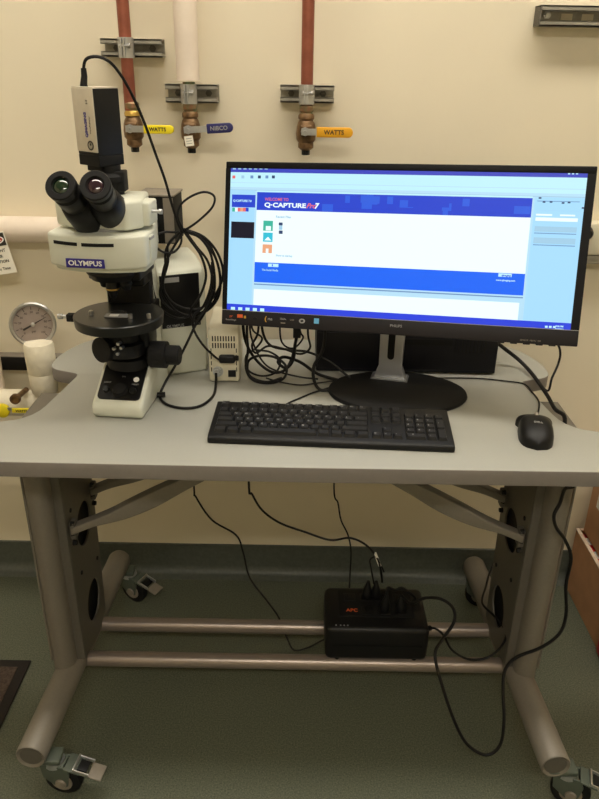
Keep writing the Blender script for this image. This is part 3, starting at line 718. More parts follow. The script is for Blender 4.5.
# right panel rows
xa = xr+.008
for k, (h0, h1, m) in enumerate(((.000, .0012, 'scr_line'), (.016, .0163, 'scr_row'), (.028, .034, 'scr_white'), (.043, .052, 'scr_row'), (.054, .0555, 'scr_line'), (.062, .072, 'scr_row'), (.074, .0755, 'scr_line'))):
    rect(xa, yt-.004-h1, SR-.008, yt-.004-h0, m)
for px, py in ((544, 202), (551, 202), (563, 203), (569, 202.5), (583, 208), (540, 198)): rp(px-1.3, py-.8, px+1.3, py+.9, 'scr_dark')
rp(560, 214.5, 575, 216.5, 'scr_white'); rp(536, 213.8, 552, 216, 'scr_white')
b.build('screen', mon, recalc=False)
# neck and base
b = MB(); bc = Vector((.20, 1.345, DZ))
by = Matrix.Rotation(yaw, 4, 'Z')
n = 48; rings = []
for h_, k in ((0, 1), (.004, 1.0), (.008, .97), (.0105, .9)):
    pass
b.T = Matrix.Translation(bc) @ Matrix.Rotation(R(-3), 4, 'Z')
prev = None
for h_, k in ((0, .985), (.003, 1.0), (.008, .985), (.0105, .94)):
    ring = [b.v((.142*k*x, .100*k*y, h_)) for x, y in circ(56)]
    if prev:
        for i in range(56): b.face([prev[i], prev[(i+1) % 56], ring[(i+1) % 56], ring[i]], 'blackm')
    else: b.face(ring[::-1], 'blackm')
    prev = ring
b.face(prev, 'blackm'); b.build('base', mon)
b = MB()
nt_ = atY(392, 335, 1.392); nb_ = atY(390, 372, 1.405)
zt = .93
b.T = Matrix.Translation((nb_.x, 1.405, DZ+.0095)) @ Matrix.Rotation(yaw, 4, 'Z')
prof2 = [(-.034, 0), (.034, 0), (.030, .012), (.024, .028), (.0265, .20), (.0255, .24), (-.0255, .24), (-.0265, .20), (-.024, .028), (-.030, .012)]
b.prism(prof2, 'y', -.009, .012, 'stand', bev=.002)
b.prism([(-.040, 0), (.040, 0), (.036, .004), (-.036, .004)], 'y', -.018, .018, 'stand')
neck = b.build('neck', mon)
b = MB(); b.T = Matrix.Translation((nb_.x, 1.405, DZ+.0095)) @ Matrix.Rotation(yaw, 4, 'Z')
sl = [(-.007, .22)]+[(.007*math.cos(a), .052+.007*math.sin(a)) for a in [PI+PI*i/8 for i in range(9)]]+[(.007, .22)]
b.prism(sl, 'y', -.0105, -.0095+.0008, 'hole'); plab(b.build('cable_slot', neck), 'dark rounded slot')
b = MB(); b.T = Matrix.Translation((.19, 1.372, .985)) @ Matrix.Rotation(yaw, 4, 'Z'); b.box((.0, .012, 0), (.09, .035, .09), 'blackm', bev=.006); b.build('hinge', mon)

# desktop computer behind the monitor
pcx0 = atZ(316, 378, DZ).x; pcx1 = atZ(497, 379, DZ).x
t = thing('desktop_computer', 'low blue-black computer box lying behind the monitor base', 'computer', ((pcx0+pcx1)/2, 1.54, DZ))
y0 = 1.452
b = MB(); b.box(((pcx0+pcx1)/2, y0+.09, DZ+.05), (pcx1-pcx0, .18, .094), 'navy', bev=.003); b.build('case', t)
b = MB(); b.box(((pcx0+pcx1)/2, y0-.0015, DZ+.052), (pcx1-pcx0-.006, .004, .082), 'navy', bev=.001)
for i in range(9): b.box((pcx1-.03-i*.008, y0-.0040, DZ+.07), (.003, .0015, .036), 'hole')
b.box((pcx0+.22, y0-.004, DZ+.075), (.14, .0015, .013), 'blackm'); b.build('front_panel', t)
for x in (pcx0+.03, pcx1-.03):
    q = MB(); q.cyl((x, y0+.02, DZ), (x, y0+.02, DZ+.004), .009, 'blackm', 12); q.build('rubber_foot', t)

# ------------------------------------------------------------------ keyboard
ky = R(-2.6); kc = Vector((.058, 1.170, DZ)); KM = Matrix.Translation(kc) @ Matrix.Rotation(ky, 4, 'Z')
kb = thing('keyboard', 'black full-size keyboard lying in front of the monitor', 'keyboard', kc, ky)
KW, KD = .434, .124
sl_ = math.atan2(.011, KD)
b = MB(); b.prism([(-KD/2, 0), (-KD/2, .011), (-KD/2+.008, .0145), (KD/2-.004, .0265), (KD/2, .024), (KD/2, 0)], 'x', -KW/2, KW/2, 'black', bev=.003); b.build('case', kb, local=True)
KT = Matrix.Translation((0, -KD/2+.007, .0138)) @ Matrix.Rotation(math.atan2(.0115, KD-.012), 4, 'X')
u = .0184; x00 = -KW/2+.009
rows = []
def R_(y, items): rows.append((y, items))
def run(x, ws): 
    out = []
    for w_ in ws:
        if w_ < 0: x += -w_
        else: out.append((x, w_)); x += w_
    return out
leg = {}
L0 = run(0, [1, -1, 1, 1, 1, 1, -.5, 1, 1, 1, 1, -.5, 1, 1, 1, 1]); N0 = run(15.25, [1, 1, 1])
rows.append((6.05, L0+N0, ['Esc']+['F%d' % i for i in range(1, 13)]+['']*3))
rows.append((4.75, run(0, [1]*13+[2])+run(15.25, [1, 1, 1])+run(18.5, [1]*4), list('`1234567890-=')+['']+['']*3+list(' /*-')))
rows.append((3.75, run(0, [1.5]+[1]*12+[1.5])+run(15.25, [1, 1, 1])+run(18.5, [1]*3), ['']+list('QWERTYUIOP[]\\')+['']*3+list('789')))
rows.append((2.75, run(0, [1.75]+[1]*11+[2.25])+run(18.5, [1]*3), ['']+list("ASDFGHJKL;'")+['']+list('456')))
rows.append((1.75, run(0, [2.25]+[1]*10+[2.75])+run(16.25, [1])+run(18.5, [1]*3), ['']+list('ZXCVBNM,./')+['']+['^']+list('123')))
rows.append((.75, run(0, [1.25, 1.25, 1.25, 6.25, 1.25, 1.25, 1.25, 1.25])+run(15.25, [1, 1, 1])+run(18.5, [2, 1]), ['']*8+['<', 'v', '>']+['0', '.']))
def key(x, y, w_, h_, txt):
    b = MB(); b.T = KT; cx_ = x00+(x+w_/2)*u; cy_ = (y-.5)*.0163+h_*.0163/2+.003
    hw, hh = w_*u/2-.0008, h_*.0163/2-.0008
    lo = [b.v((cx_+sx_*hw, cy_+sy_*hh, .0003)) for sx_, sy_ in ((-1, -1), (1, -1), (1, 1), (-1, 1))]
    hi = [b.v((cx_+sx_*(hw-.0022), cy_+.0005+sy_*(hh-.0022), .006)) for sx_, sy_ in ((-1, -1), (1, -1), (1, 1), (-1, 1))]
    b.face(lo[::-1], 'key'); b.face(hi, 'key')
    for i in range(4): b.face([lo[i], lo[(i+1) % 4], hi[(i+1) % 4], hi[i]], 'key')
    if txt.strip():
        b.text(txt, .0052 if len(txt) == 1 else .0036, Matrix.Translation((cx_-hw*.35, cy_+.002, .00605)), 'lgrey', ext=0, bold=.0001)
    b.build('space_bar' if w_ > 6 else 'key', kb, local=True, recalc=False)
for y, it, tx in rows:
    for (x, w_), tt in zip(it, tx): key(x, y, w_, 1, tt)
key(21.5, 2.75, 1, 2, '+'); key(21.5, .75, 1, 2, '')
# thick cable out the back
b = MB(); b.tube([atZ(284, 411, .755), atZ(287, 404, .745), atZ(300, 398, .7422), atZ(312, 393, .7422), atZ(322, 390, .7422), atZ(334, 386, .7422)], .0018, 'cable'); b.build('cable', kb)

# ------------------------------------------------------------------ mouse
mc = Vector((.431, 1.166, DZ)); my_ = R(-12)
mo = thing('computer_mouse', 'black computer mouse with wide shoulders, right of the keyboard', 'mouse', mc, my_)
b = MB(); secs = []
ny, nx = 18, 16
def mw(t_):  # half-width along length t 0 back(hand) .. 1 front
    return .029*math.sin(PI*min(1, (t_*.93+.12)))**.42
prev = None
grid = []
for j in range(ny+1):
    t_ = j/ny; y = -.054+.108*t_
    w_ = .0305*(max(0, 1-abs(2*t_-1)**3.2))**.5*(1-.04*t_)+.0005
    if t_ > .78: w_ = .0305*(1-.04*t_)+.004*math.sin(PI*min(1, (t_-.78)/.24))
    hgt_ = .036*(max(0.02, math.sin(PI*(t_*.80+.08))))**.75 if t_ < 1 else .012
    row = []
    for i in range(nx+1):
        a = PI*i/nx; cx_ = math.cos(a); sx_ = math.sin(a)
        row.append(b.v((-w_*(abs(cx_)**.75)*(1 if cx_ > 0 else -1), y, hgt_*sx_**.6 if sx_ > 1e-6 else 0)))
    grid.append(row)
for j in range(ny):
    for i in range(nx): b.face([grid[j][i], grid[j][i+1], grid[j+1][i+1], grid[j+1][i]], 'black')
b.face([v for v in grid[0]], 'black'); b.face([v for v in grid[-1]][::-1], 'black')
for j in range(ny): b.face([grid[j][0], grid[j][nx], grid[j+1][nx], grid[j+1][0]][::-1], 'black')
b.build('shell', mo, local=True, sharp=50)
MB().lathe((-.003, .028, .026), (1, 0, 0), [(0, .0085), (.001, .0098), (.005, .0098), (.006, .0085)], 'grey', 20).build('scroll_wheel', mo, local=True)
b = MB(); b.text('DELL', .007, Matrix.Translation((0, -.012, .0352)) @ Matrix.Rotation(R(3), 4, 'X'), 'lgrey', ext=.0006); b.build('logo', mo, local=True)
b = MB(); b.tube([atZ(536, 424, .755), atZ(538, 414, .748), atZ(539, 402, .745), atZ(532, 392, .744), atZ(524, 384, .744), atZ(505, 381, .7432), atZ(480, 378.5, .7432), atZ(455, 378, .7432), atZ(430, 378, .7432)], .0017, 'cable'); b.build('cable', mo)
# big cord crossing at right, off desk edge
cord('power_cable', [atY(480, 328, 1.50), atY(495, 341, 1.50), atY(505, 349, 1.50), atY(520, 361, 1.49), atY(533, 375, 1.435), atY(547, 395, 1.36), atY(555, 409, 1.31), Vector((.517, 1.262, .735)), Vector((.520, 1.25, .70)), Vector((.548, 1.24, .66)), Vector((.55, 1.24, .3)), Vector((.55, 1.26, .05))], .0042, 'thick black cable falling diagonally behind the mouse at the desk corner')

# ------------------------------------------------------------------ microscope
sc_yaw = R(-5); so = Vector((-.337, 1.208, DZ))
ms = thing('microscope', 'white and black binocular microscope with round stage and a camera on top', 'microscope', so, sc_yaw)
def L(*p): return ROOTM[ms] @ Vector(p)
# base: wedge body (local coordinates, y to the back)
def lb(): return MB()
b = lb()
b.prism([(0, 0.004), (.006, 0), (.19, 0), (.19, .088), (.11, .088), (.092, .082), (.006, .030), (0, .024)], 'x', -.053, .045, 'scope', bev=.007)
b.build('base', ms, local=True)
# control panel
b = lb(); ang = math.atan2(.052, .086)
CP = Matrix.Translation((-.004, .040, .0520)) @ Matrix.Rotation(ang, 4, 'X')
b.T = CP; b.prism(round_poly([(-.041, -.034, .010), (.041, -.034, .010), (.041, .050, .010), (-.041, .050, .010)]), 'z', -.001, .002, 'scopeb', bev=.0006)
cpn = b.build('control_panel', ms, local=True)
for x, r_, nm in ((-.026, .006, 'button'), (0, .0135, 'dial_knob'), (.025, .006, 'button')):
    b = lb(); b.T = CP; b.lathe((x, -.014, .002), (0, 0, 1), [(0, r_*1.1), (.002, r_*1.1), (.003, r_), (.007 if r_ > .01 else .005, r_*.92)], 'knurl' if r_ > .01 else 'stage', 24); b.build(nm, cpn, local=True)
b = lb(); b.T = CP; b.lathe((.026, .012, .002), (0, 0, 1), [(0, .0055), (.0015, .0055)], 'white', 16); b.build('indicator', cpn, local=True)
b = lb(); b.T = CP; b.text('LIGHT', .005, Matrix.Translation((-.028, .003, .0022)), 'lgrey'); b.text('ON', .0045, Matrix.Translation((.0, .018, .0022)), 'lgrey'); b.text('PRESET', .0042, Matrix.Translation((.026, .001, .0022)), 'lgrey'); b.build('lettering', cpn, local=True)
# field lens turret on base
b = lb(); b.lathe((-.004, .10, .072), (0, 0, 1), [(0, .045), (.020, .045), (.024, .040), (.032, .038), (.034, .028)], 'scopeb', 40); b.build('field_lens', ms, local=True)
# arm
b = lb(); b.prism([(.130, .08), (.130, .20), (.120, .30), (.180, .30), (.190, .20), (.190, .08)], 'x', -.052, .036, 'scope', bev=.006); b.build('arm', ms, local=True)
b = lb(); b.box((.000, .122, .185), (.084, .024, .22), 'scopeb', bev=.003); b.box((.004, .095, .262), (.084, .06, .05), 'scopeb', bev=.006); b.build('arm_front', ms, local=True)
# focus knobs
for s in (-1, 1):
    b = lb(); b.lathe((s*.040, .085, .100), (s, 0, 0), [(0, .022), (.004, .026), (.034, .026), (.035, .019), (.057, .019), (.060, .016)] if s > 0 else [(0, .016), (.018, .018), (.02, .012), (.026, .012)], 'knurl', 32); b.build('focus_knob', ms, local=True)
# substage: condenser holder and polarizer
b = lb()
b.lathe((-.005, .075, .104), (0, 0, 1), [(0, .038), (.006, .042), (.026, .042), (.03, .034), (.045, .034), (.05, .040), (.075, .040)], 'scopeb', 36)
b.box((.02, .10, .15), (.05, .06, .07), 'scopeb', bev=.006)
cd = b.build('condenser', ms, local=True)
b = lb(); b.lathe((-.030, .052, .120), (-.45, -.9, .1), [(0, .024), (.016, .024), (.018, .018), (.018, 0)], 'knurl', 28); b.build('polarizer_dial', cd, local=True)
for x, z in ((-.008, .128), (-.002, .118), (.006, .130), (.001, .138)):
    b = lb(); b.lathe((x, .040, z), (-.1, -1, .1), [(0, .0032), (.012, .0032), (.013, .002)], 'zinc', 10); b.build('screw', cd, local=True)
b = lb(); b.tube([(-.045, .06, .158), (-.06, .05, .160)], .003, 'blackm', 8); b.build('lever', cd, local=True)
# stage: round rotating disc
zs = .192
b = lb(); b.lathe((0, .048, zs-.014), (0, 0, 1), [(-.006, .074), (-.005, .079), (.012, .081), (.0135, .079), (.0137, .066), (.0137, .064), (.0137, 0)], 'stage', 56)
b.box((0, .13, zs-.012), (.09, .06, .018), 'scopeb', bev=.003)
stg = b.build('stage', ms, local=True)
b = lb(); b.lathe((0, .048, zs-.018), (0, 0, 1), [(0, .064), (.006, .074)], 'knurl', 48); b.box((-.086, .036, zs-.008), (.014, .014, .014), 'blackm', bev=.002); b.build('stage_rim', stg, local=True)
b = lb(); b.lathe((-.093, .036, zs-.007), (-1, 0, 0), [(0, .0035), (.008, .0035), (.009, .005), (.017, .005)], 'zinc', 12); b.build('clamp_screw', stg, local=True)
b = lb(); b.lathe((0, .048, zs), (0, 0, 1), [(0, .015), (.0012, .014)], 'hole', 24); b.build('stage_opening', stg, local=True)
b = lb(); b.T = Matrix.Translation((.004, .030, zs)) @ Matrix.Rotation(R(4), 4, 'Z'); b.box((0, 0, .0014), (.045, .018, .0012), 'lgrey'); b.box((-.006, 0, .0023), (.016, .012, .0006), 'white'); b.build('glass_slide', stg, local=True)
for x, y in ((-.045, .03), (.030, .022), (.062, .028)):
    b = lb(); b.lathe((x, y, zs), (0, 0, 1), [(0, .004), (.008, .004), (.009, .0025)], 'steel', 12); b.build('stage_clip', stg, local=True)
# nosepiece and objectives
b = lb(); b.lathe((0, .045, .290), (0, 0, -1), [(0, .046), (.018, .048), (.030, .040), (.034, .018)], 'scopeb', 36); b.box((.006, .07, .276), (.094, .09, .032), 'scopeb', bev=.004); b.build('nosepiece', ms, local=True)
for a, ln in ((0, .04), (60, .026), (180, .026), (270, .024)):
    a = R(a-90); d = Vector((math.cos(a)*.35 if ln != .04 else 0, math.sin(a)*.35 if ln != .04 else 0, -1))
    p = Vector((math.cos(a)*.018, .055+math.sin(a)*.018, .262)) if ln != .04 else Vector((-.004, .040, .264))
    b = lb(); b.lathe(p, d, [(0, .010), (ln*.5, .0115), (ln*.55, .0118), (ln*.62, .0118), (ln*.8, .008), (ln, .005)], 'black', 18, mlist=['black', 'black', 'brass' if ln == .04 else 'black', 'black', 'black']); b.build('objective', ms, local=True)
# head housing (curved front)
b = lb(); fr = []
for i in range(13):
    t_ = -1+2*i/12; fr.append((t_*.084-.008, -.030+.022*t_*t_))
out = [(-.092, .05), (-.093, -.004)]+fr[1:-1]+[(.077, -.004), (.077, .052), (.045, .18), (-.055, .18)]
b.prism(out, 'z', .292, .348, 'scope', bev=.005)
b.prism([(p[0]*.93, p[1]*.86+.006) for p in out], 'z', .284, .294, 'scope', bev=.003)
hd = b.build('illuminator_arm', ms, local=True)
b = lb()
for k in range(12):
    t0 = -.82+k*.105; t1 = t0+.102
    if k == 5: continue
    xm = (t0+t1)/2*.084-.008; ym = -.030+.022*((t0+t1)/2)**2; sl2 = math.atan2(.022*2*((t0+t1)/2), .088)
    b.box((xm, ym-.0004, .334), (.0094, .0016, .0055), 'hole', rot=Matrix.Rotation(sl2, 3, 'Z'))
b.build('filter_slot', hd, local=True)
b = lb()
b.box((-.021, -.0303, .303), (.066, .0025, .0155), 'badge', bev=.0008)
b.text('OLYMPUS', .0118, Matrix.Translation((-.021, -.0317, .303)) @ Matrix.Rotation(PI/2, 4, 'X'), 'white', ext=.0002, bold=.0003, sx=1.12)
plab(b.build('name_badge', hd, local=True), 'blue badge with white lettering')
b = lb(); b.box((.0775, .025, .322), (.003, .02, .04), 'scope', bev=.001); b.box((.0785, .025, .338), (.003, .022, .004), 'lgrey'); b.build('side_cover', hd, local=True)
for x in (-.089, -.086):
    b = lb(); b.lathe((x, .005, .298), (-.7, -.7, 0), [(0, .002), (.003, .002)], 'blackm', 8); b.build('set_screw', hd, local=True)
# trinocular head
b = lb(); b.prism([(-.088, .030), (-.088, .10), (.050, .12), (.066, .03), (.045, .0), (-.055, .008)], 'z', .352, .400, 'scope', bev=.006)
b.prism([(x*.055, .06+y*.055) for x, y in circ(32)], 'z', .346, .354, 'lgrey')
b.box((.066, .055, .375), (.020, .05, .040), 'scope', bev=.004)
th = b.build('trinocular_head', ms, local=True)
b = lb(); b.lathe((.074, .045, .378), (1, 0, 0), [(0, .003), (.014, .003), (.015, .0045), (.02, .0045)], 'zinc', 12); b.build('light_path_pin', th, local=True)
# eyepiece tubes (world)
for (ex, ey), (bx_, by_), lens in (((60, 185), (89, 219), 'glassg'), ((95, 185), (112, 213), 'glassp')):
    e = Vector(atY(ex, ey, 1.125)); g = Vector(atY(bx_, by_, 1.23)); d = (e-g); Ln = d.length
    b = MB(); b.lathe(g, d, [(0, .029), (Ln*.3, .028), (Ln*.48, .025), (Ln*.52, .021), (Ln*.62, .021), (Ln*.64, .0225), (Ln*.8, .0225), (Ln*.83, .0195), (Ln*.87, .0195), (Ln*.9, .0235), (Ln*.985, .0240), (Ln, .0225), (Ln, .0145), (Ln*.97, .0125)], 'black', 36)
    ep = b.build('eyepiece', th)
    dn = d.normalized()
    b = MB(); b.lathe(g+dn*(Ln*.972), dn, [(0, .0120), (.0015, .010), (.0025, .006), (.003, 0)], lens, 28); plab(b.build('lens', ep), 'green-tinted lens' if lens == 'glassg' else 'purple-tinted lens')
b = MB(); c_ = atY(99, 208, 1.22); b.T = Matrix.Translation(c_) ; b.box((0, .012, -.003), (.085, .05, .042), 'black', rot=Matrix.Rotation(R(-35), 3, 'X') , bev=.014); b.build('eyepiece_bridge', th)
# camera port and camera
cp = Vector((-.346, 1.285, 0))
b = MB(); b.lathe((cp.x+.014, cp.y, DZ+.400), (0, 0, 1), [(0, .021), (.022, .021), (.022, .026), (.030, .026), (.034, .023), (.036, .018), (.048, .018)], 'blackm', 28); b.build('camera_port', th)
b = MB(); b.box((cp.x+.022, cp.y, DZ+.422), (.036, .03, .034), 'blackm', bev=.002); b.build('port_block', th)
cz0, cz1 = 1.187, 1.309
cy = R(33)
b = MB(); b.T = Matrix.Translation((cp.x, cp.y+.005, 0)) @ Matrix.Rotation(-cy-R(3), 4, 'Z')
hw = .0265
b.box((0, 0, (cz0+.018+cz1)/2), (2*hw, 2*hw, cz1-cz0-.018), 'black', bev=.0015)
b.box((0, 0, cz0+.0095), (2*hw, 2*hw, .017), 'blackm', bev=.001)
b.box((0, 0, cz0-.004), (.036, .036, .010), 'blackm', bev=.001)
b.box((0, 0, cz1+.0005), (2*hw, 2*hw, .002), 'cam')
cb = b.build('camera_body', ms)
CT = Matrix.Translation((cp.x, cp.y+.005, 0)) @ Matrix.Rotation(-cy-R(3), 4, 'Z')
b = MB(); b.T = CT; b.box((0, -hw-.0008, (cz0+.023+cz1)/2), (2*hw-.001, .002, cz1-cz0-.024), 'cam', bev=.0006); plab(b.build('side_plate', cb), 'silver side plate')
b = MB(); b.T = CT
V = Matrix.Rotation(PI/2, 4, 'X')
b.lathe((.010, -hw-.0016, cz0+.034), (0, -1, 0), [(0, .0078), (.0006, .0078), (.0006, .006)], 'ink', 24); b.lathe((.010, -hw-.0019, cz0+.034), (0, -1, 0), [(0, .005), (.0006, .005)], 'galv', 20); b.lathe((.011, -hw-.0022, cz0+.036), (0, -1, 0), [(0, .0022), (.0006, .0022)], 'ink', 12)
b.text('QIMAGING', .0078, Matrix.Translation((.003, -hw-.0019, cz0+.066)) @ V @ Matrix.Rotation(PI/2, 4, 'Z'), 'badge', bold=.0004)
b.text('MicroPublisher', .0045, Matrix.Translation((.013, -hw-.0019, cz0+.066)) @ V @ Matrix.Rotation(PI/2, 4, 'Z'), 'ink')
b.text('5.0', .006, Matrix.Translation((.010, -hw-.0019, cz0+.101)) @ V @ Matrix.Rotation(PI/2, 4, 'Z'), 'ink')
b.build('camera_lettering', cb)
# rear lamp house
lt = atY(138, 195, 1.47); lr = atY(175, 195, 1.47); lz0 = atY(178, 243, 1.47).z
b = MB(); b.T = Matrix.Translation(((lt.x+lr.x)/2, 1.50, 0)) @ Matrix.Rotation(R(-4), 4, 'Z')
wv = lr.x-lt.x
b.box((0, 0, (lt.z+lz0)/2), (wv, .08, lt.z-lz0), 'blackm', bev=.003); b.box((0, 0, lt.z+.001), (wv+.004, .084, .004), 'grey', bev=.001)
b.box((wv/2-.010, -.0402, (lt.z+lz0)/2), (.020, .002, lt.z-lz0-.006), 'grey')
lh = b.build('lamp_house', ms)
b = MB(); b.cyl((-.33, 1.36, 1.055), (-.315, 1.465, 1.055), .026, 'scopeb', 24); b.build('lamp_tube', lh)

# ------------------------------------------------------------------ white instrument box behind
wy = R(24); wo = Vector((-.245, 1.428, DZ))
wb = thing('power_supply_box', 'tall white rounded supply box with black front panel behind the microscope', 'lab instrument', wo, wy)
Wd, Dp, Ht = .104, .12, .232
b = MB(); b.T = Matrix.Identity(4)
b.prism([(0, .0), (0, Ht-.012), (.012, Ht), (.06, Ht+.012), (Dp, Ht+.016), (Dp, 0)], 'x', -Wd/2, Wd/2, 'scope', bev=.010); b.build('case', wb, local=True)
b = MB(); b.box((-.004, -.0005, .164), (Wd-.022, .003, .112), 'scopeb', bev=.001); fpn = b.build('front_panel', wb, local=True)
b = MB(); b.box((-.022, -.0025, .210), (.034, .001, .010), 'lgrey'); b.build('label_plate', fpn, local=True)
b = MB(); b.text('OLYMPUS', .0085, Matrix.Translation((-.018, -.0022, .112)) @ V, 'lgrey', bold=.0001); b.text('U-RFL', .006, Matrix.Translation((.027, -.0022, .113)) @ V, 'lgrey'); b.build('lettering', fpn, local=True)

# small ivory power supply
po = Vector((-.158, 1.386, DZ))
ps = thing('power_adapter_box', 'small ivory metal supply box with slotted vents and round sockets', 'power supply', po, R(2))
b = MB(); b.box((0, .075, .061), (.063, .15, .118), 'psu', bev=.005); b.build('case', ps, local=True)
b = MB()
for r_ in range(2):
    for i in range(9): b.box((-.022+i*.0055, -.0003, .098-r_*.015), (.0025, .0012, .011), 'hole')
for s in (-1, 1):
    for i in range(4): b.box((s*.026, -.0003, .072-i*.014), (.0018, .0012, .009), 'hole')
b.build('vents', ps, local=True)
b = MB(); b.box((.007, -.006, .056), (.034, .014, .017), 'black', bev=.005); b.box((.026, -.004, .057), (.010, .008, .010), 'black', bev=.002); b.build('power_inlet', ps, local=True)
b = MB(); b.lathe((-.013, .0, .026), (0, -1, 0), [(0, .011), (.004, .011), (.004, .008), (.012, .008), (.012, .0055), (.018, .0055)], 'zinc', 20); b.build('round_connector', ps, local=True)
b = MB(); b.box((.016, -.001, .021), (.016, .003, .015), 'black', bev=.001); b.build('power_switch', ps, local=True)
for s in (-1, 1):
    for y in (.02, .13): MB().cyl((s*.022, y, 0), (s*.022, y, .003), .005, 'blackm', 10).build('rubber_foot', ps, local=True)

# ------------------------------------------------------------------ cables round the microscope
camc = cord('camera_cable', path([(84, 82, 1.295), (83.5, 72, 1.295), (85, 61, 1.295), (91, 57, 1.295), (101, 57.5, 1.30), (112, 64, 1.31), (124, 80, 1.32), (136, 103, 1.33), (146, 127, 1.34), (156, 155, 1.35), (165, 180, 1.36), (172, 205, 1.37), (179, 226, 1.38), (184, 233, 1.38)]), .0026, 'black cable arching from the top of the microscope camera down to the coil')
b = MB(); p0 = atY(84, 87, 1.295); p1 = atY(83.5, 68, 1.295); b.tube([Vector((p0.x, 1.295, 1.3105)), (p0.x, 1.295, p0.z+.004), Vector(p1)+Vector((0, 0, -.012)), p1], [.0068, .0045], 'black', 12, 1, smooth=False); b.build('plug', camc)
cord('coiled_cable', path([(184, 231, 1.375), (178, 218, 1.37), (180, 206, 1.37), (190, 197, 1.37), (204, 192, 1.37), (214, 196, 1.37), (213, 206, 1.37), (203, 217, 1.375), (190, 227, 1.378), (178, 232, 1.38), (165, 232, 1.375), (155, 236, 1.365), (155, 245, 1.365), (163, 252, 1.365), (174, 252, 1.37), (181, 243, 1.375), (181, 232, 1.38)]), .0022, 'black cable tied in a bow of small loops above the white supply box')
loops = [
 [(183, 230, 1.385), (200, 238, 1.385), (214, 255, 1.385), (220, 275, 1.385), (219, 295, 1.385), (208, 310, 1.385), (190, 316, 1.385), (172, 310, 1.38), (160, 295, 1.38), (165, 270, 1.38), (166, 250, 1.38), (175, 236, 1.38)],
 [(184, 229, 1.38), (204, 237, 1.38), (218, 254, 1.38), (223, 275, 1.38), (215, 295, 1.38), (201, 308, 1.38), (184, 308, 1.375), (170, 300, 1.37), (163, 284, 1.37), (168, 262, 1.37), (168, 245, 1.375), (180, 232, 1.378)],
 [(184, 231, 1.392), (206, 241, 1.392), (217, 262, 1.392), (220, 285, 1.392), (212, 304, 1.392), (196, 315, 1.388), (180, 313, 1.38), (168, 302, 1.375), (162, 288, 1.372), (164, 268, 1.374), (172, 250, 1.378), (182, 234, 1.385)],
 [(186, 230, 1.378), (198, 236, 1.378), (209, 250, 1.378), (214, 270, 1.378), (214, 292, 1.378), (205, 312, 1.374), (197, 322, 1.37), (190, 312, 1.37), (200, 296, 1.372), (206, 276, 1.376), (201, 256, 1.378), (190, 240, 1.378), (183, 230, 1.378)],
 [(185, 231, 1.39), (196, 246, 1.39), (208, 262, 1.39), (213, 285, 1.39), (208, 300, 1.39), (197, 312, 1.39), (178, 318, 1.385), (160, 308, 1.37), (153, 290, 1.36), (151, 272, 1.35)]]
for i, lp in enumerate(loops):
    cord('coiled_cable', path(lp), .0025, ['black cable loop hanging outermost in the coil beside the monitor', 'black cable loop hanging innermost across the black supply panel', 'black cable loop lying second from outside in the coil beside the monitor', 'narrow black cable loop dropping on the right of the coil toward the ivory box', 'black cable loop running from the coil in behind the microscope head'][i], group=None)
cord('power_cable', path([(212, 262, 1.378), (211, 285, 1.372), (204, 305, 1.37), (194, 316, 1.365), (194, 330, 1.36), (203, 345, 1.36), (214, 356, 1.365), (221, 361, 1.372)]), .0024, 'black cord dropping from the coil into the ivory supply box inlet')
lampc = cord('lamp_cable', [atY(216, 373, 1.368), atY(216, 383, 1.355)]+[atZ(*p) for p in [(213, 396, .744), (200, 406, .7435), (182, 408, .7435), (166, 404, .7435), (160, 396, .744)]]+path([(165, 383, 1.33), (175, 366, 1.34), (186, 345, 1.35), (197, 322, 1.36), (207, 306, 1.368), (213, 290, 1.372)]), .0028, 'thick black cable from the round connector looping on the desk up to the coil')
b = MB(); p = atZ(158, 395, .7465); b.tube([Vector(p)+Vector((-.012, -.002, 0)), Vector(p)+Vector((.014, .003, .0))], .0055, 'black', 10); b.build('ferrule', lampc)

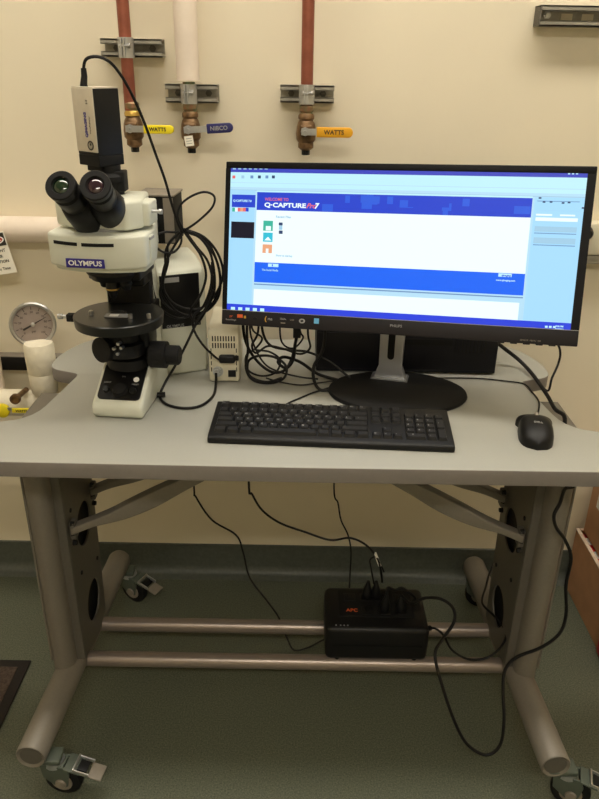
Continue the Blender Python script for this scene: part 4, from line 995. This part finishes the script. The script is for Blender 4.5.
# cable tangle under the monitor
def tz(sp): return [atY(*p) for p in sp]
TA = [
 ([(247, 332, 1.41), (248, 350, 1.41), (246, 368, 1.40), (253, 380, 1.385), (270, 384, 1.38), (284, 378, 1.38), (286, 366, 1.39), (274, 357, 1.40), (258, 356, 1.41), (248, 362, 1.41), (250, 376, 1.39), (266, 382, 1.38), (282, 378, 1.38)], .0028, 'black cable wound in the lowest coil under the monitor'),
 ([(243, 325, 1.42), (247, 345, 1.42), (258, 362, 1.42), (272, 372, 1.41), (285, 370, 1.41), (292, 358, 1.42), (295, 345, 1.42), (297, 328, 1.42)], .0032, 'black cable hanging in a deep curve below the monitor stickers'),
 ([(262, 328, 1.43), (270, 345, 1.43), (290, 350, 1.43), (308, 352, 1.43), (330, 362, 1.42), (350, 378, 1.40)], .0028, 'black cable sweeping right from the tangle toward the monitor base'),
 ([(297, 333, 1.40), (295, 345, 1.40), (293, 360, 1.40), (286, 368, 1.39), (278, 362, 1.39), (284, 357, 1.40), (300, 362, 1.41), (318, 374, 1.40), (338, 380, 1.39)], .0034, 'thick black monitor lead turning right along the desk top'),
 ([(258, 332, 1.43), (252, 345, 1.42), (256, 353, 1.42), (268, 346, 1.42), (284, 349, 1.42), (300, 354, 1.42), (310, 348, 1.43), (308, 334, 1.43)], .0024, 'thin black cable crossing the tangle level with its middle'),
 ([(250, 330, 1.40), (256, 350, 1.40), (266, 365, 1.395), (280, 372, 1.39), (300, 377, 1.385), (318, 379, 1.385)], .002, 'thin black cable trailing from the tangle to the right, lying on the desk'),
 ([(266, 378, 1.375), (280, 382, 1.37), (300, 385, 1.365), (318, 383, 1.37), (334, 381, 1.375)], .0018, 'thinnest black cable lying flat on the desk in front of the tangle'),
 ([(252, 328, 1.44), (262, 338, 1.44), (256, 348, 1.44), (246, 356, 1.43), (248, 370, 1.41), (262, 376, 1.40), (276, 372, 1.40), (280, 360, 1.41), (270, 352, 1.42), (256, 350, 1.42)], .0022, 'black cable curled twice at the left of the tangle beside the ivory box'),
 ([(325, 335, 1.40), (322, 352, 1.39), (314, 366, 1.38), (314, 380, 1.365), (320, 390, 1.35), (332, 392, 1.35)], .0034, 'thick black cable curving in front of the computer box to the monitor base'),
 ([(280, 333, 1.44), (284, 345, 1.44), (294, 348, 1.44), (303, 338, 1.44), (300, 330, 1.44)], .002, 'short thin black cable loop just under the monitor bottom edge')]
tang = []
for sp, r_, lb_ in TA:
    sp = ([(sp[0][0]+1, 300, sp[0][2]-.01)] if sp[0][1] < 340 else [])+sp
    if sp[-1][1] < 345: sp = sp+[(sp[-1][0]-1, 300, sp[-1][2]-.01)]
    tang.append(cord('computer_cable', [Vector((p.x, p.y, max(p.z, DZ+r_+.0003))) for p in tz(sp)], r_, lb_))
b = MB(); p = atY(297, 330, 1.40); b.box(p, (.016, .012, .032), 'black', bev=.002); b.box(Vector(p)+Vector((0, 0, .03)), (.012, .008, .03), 'black', bev=.002); b.build('plug', tang[3])

# ------------------------------------------------------------------ world, view
w = bpy.data.worlds.new('world'); bpy.context.scene.world = w; w.use_nodes = True
w.node_tree.nodes['Background'].inputs[0].default_value = (.9, .85, .7, 1); w.node_tree.nodes['Background'].inputs[1].default_value = .05
sc = bpy.context.scene
sc.view_settings.view_transform = 'Standard'; sc.view_settings.look = 'None'; sc.view_settings.gamma = 1; sc.view_settings.exposure = 0
sc.view_settings.use_curve_mapping = False
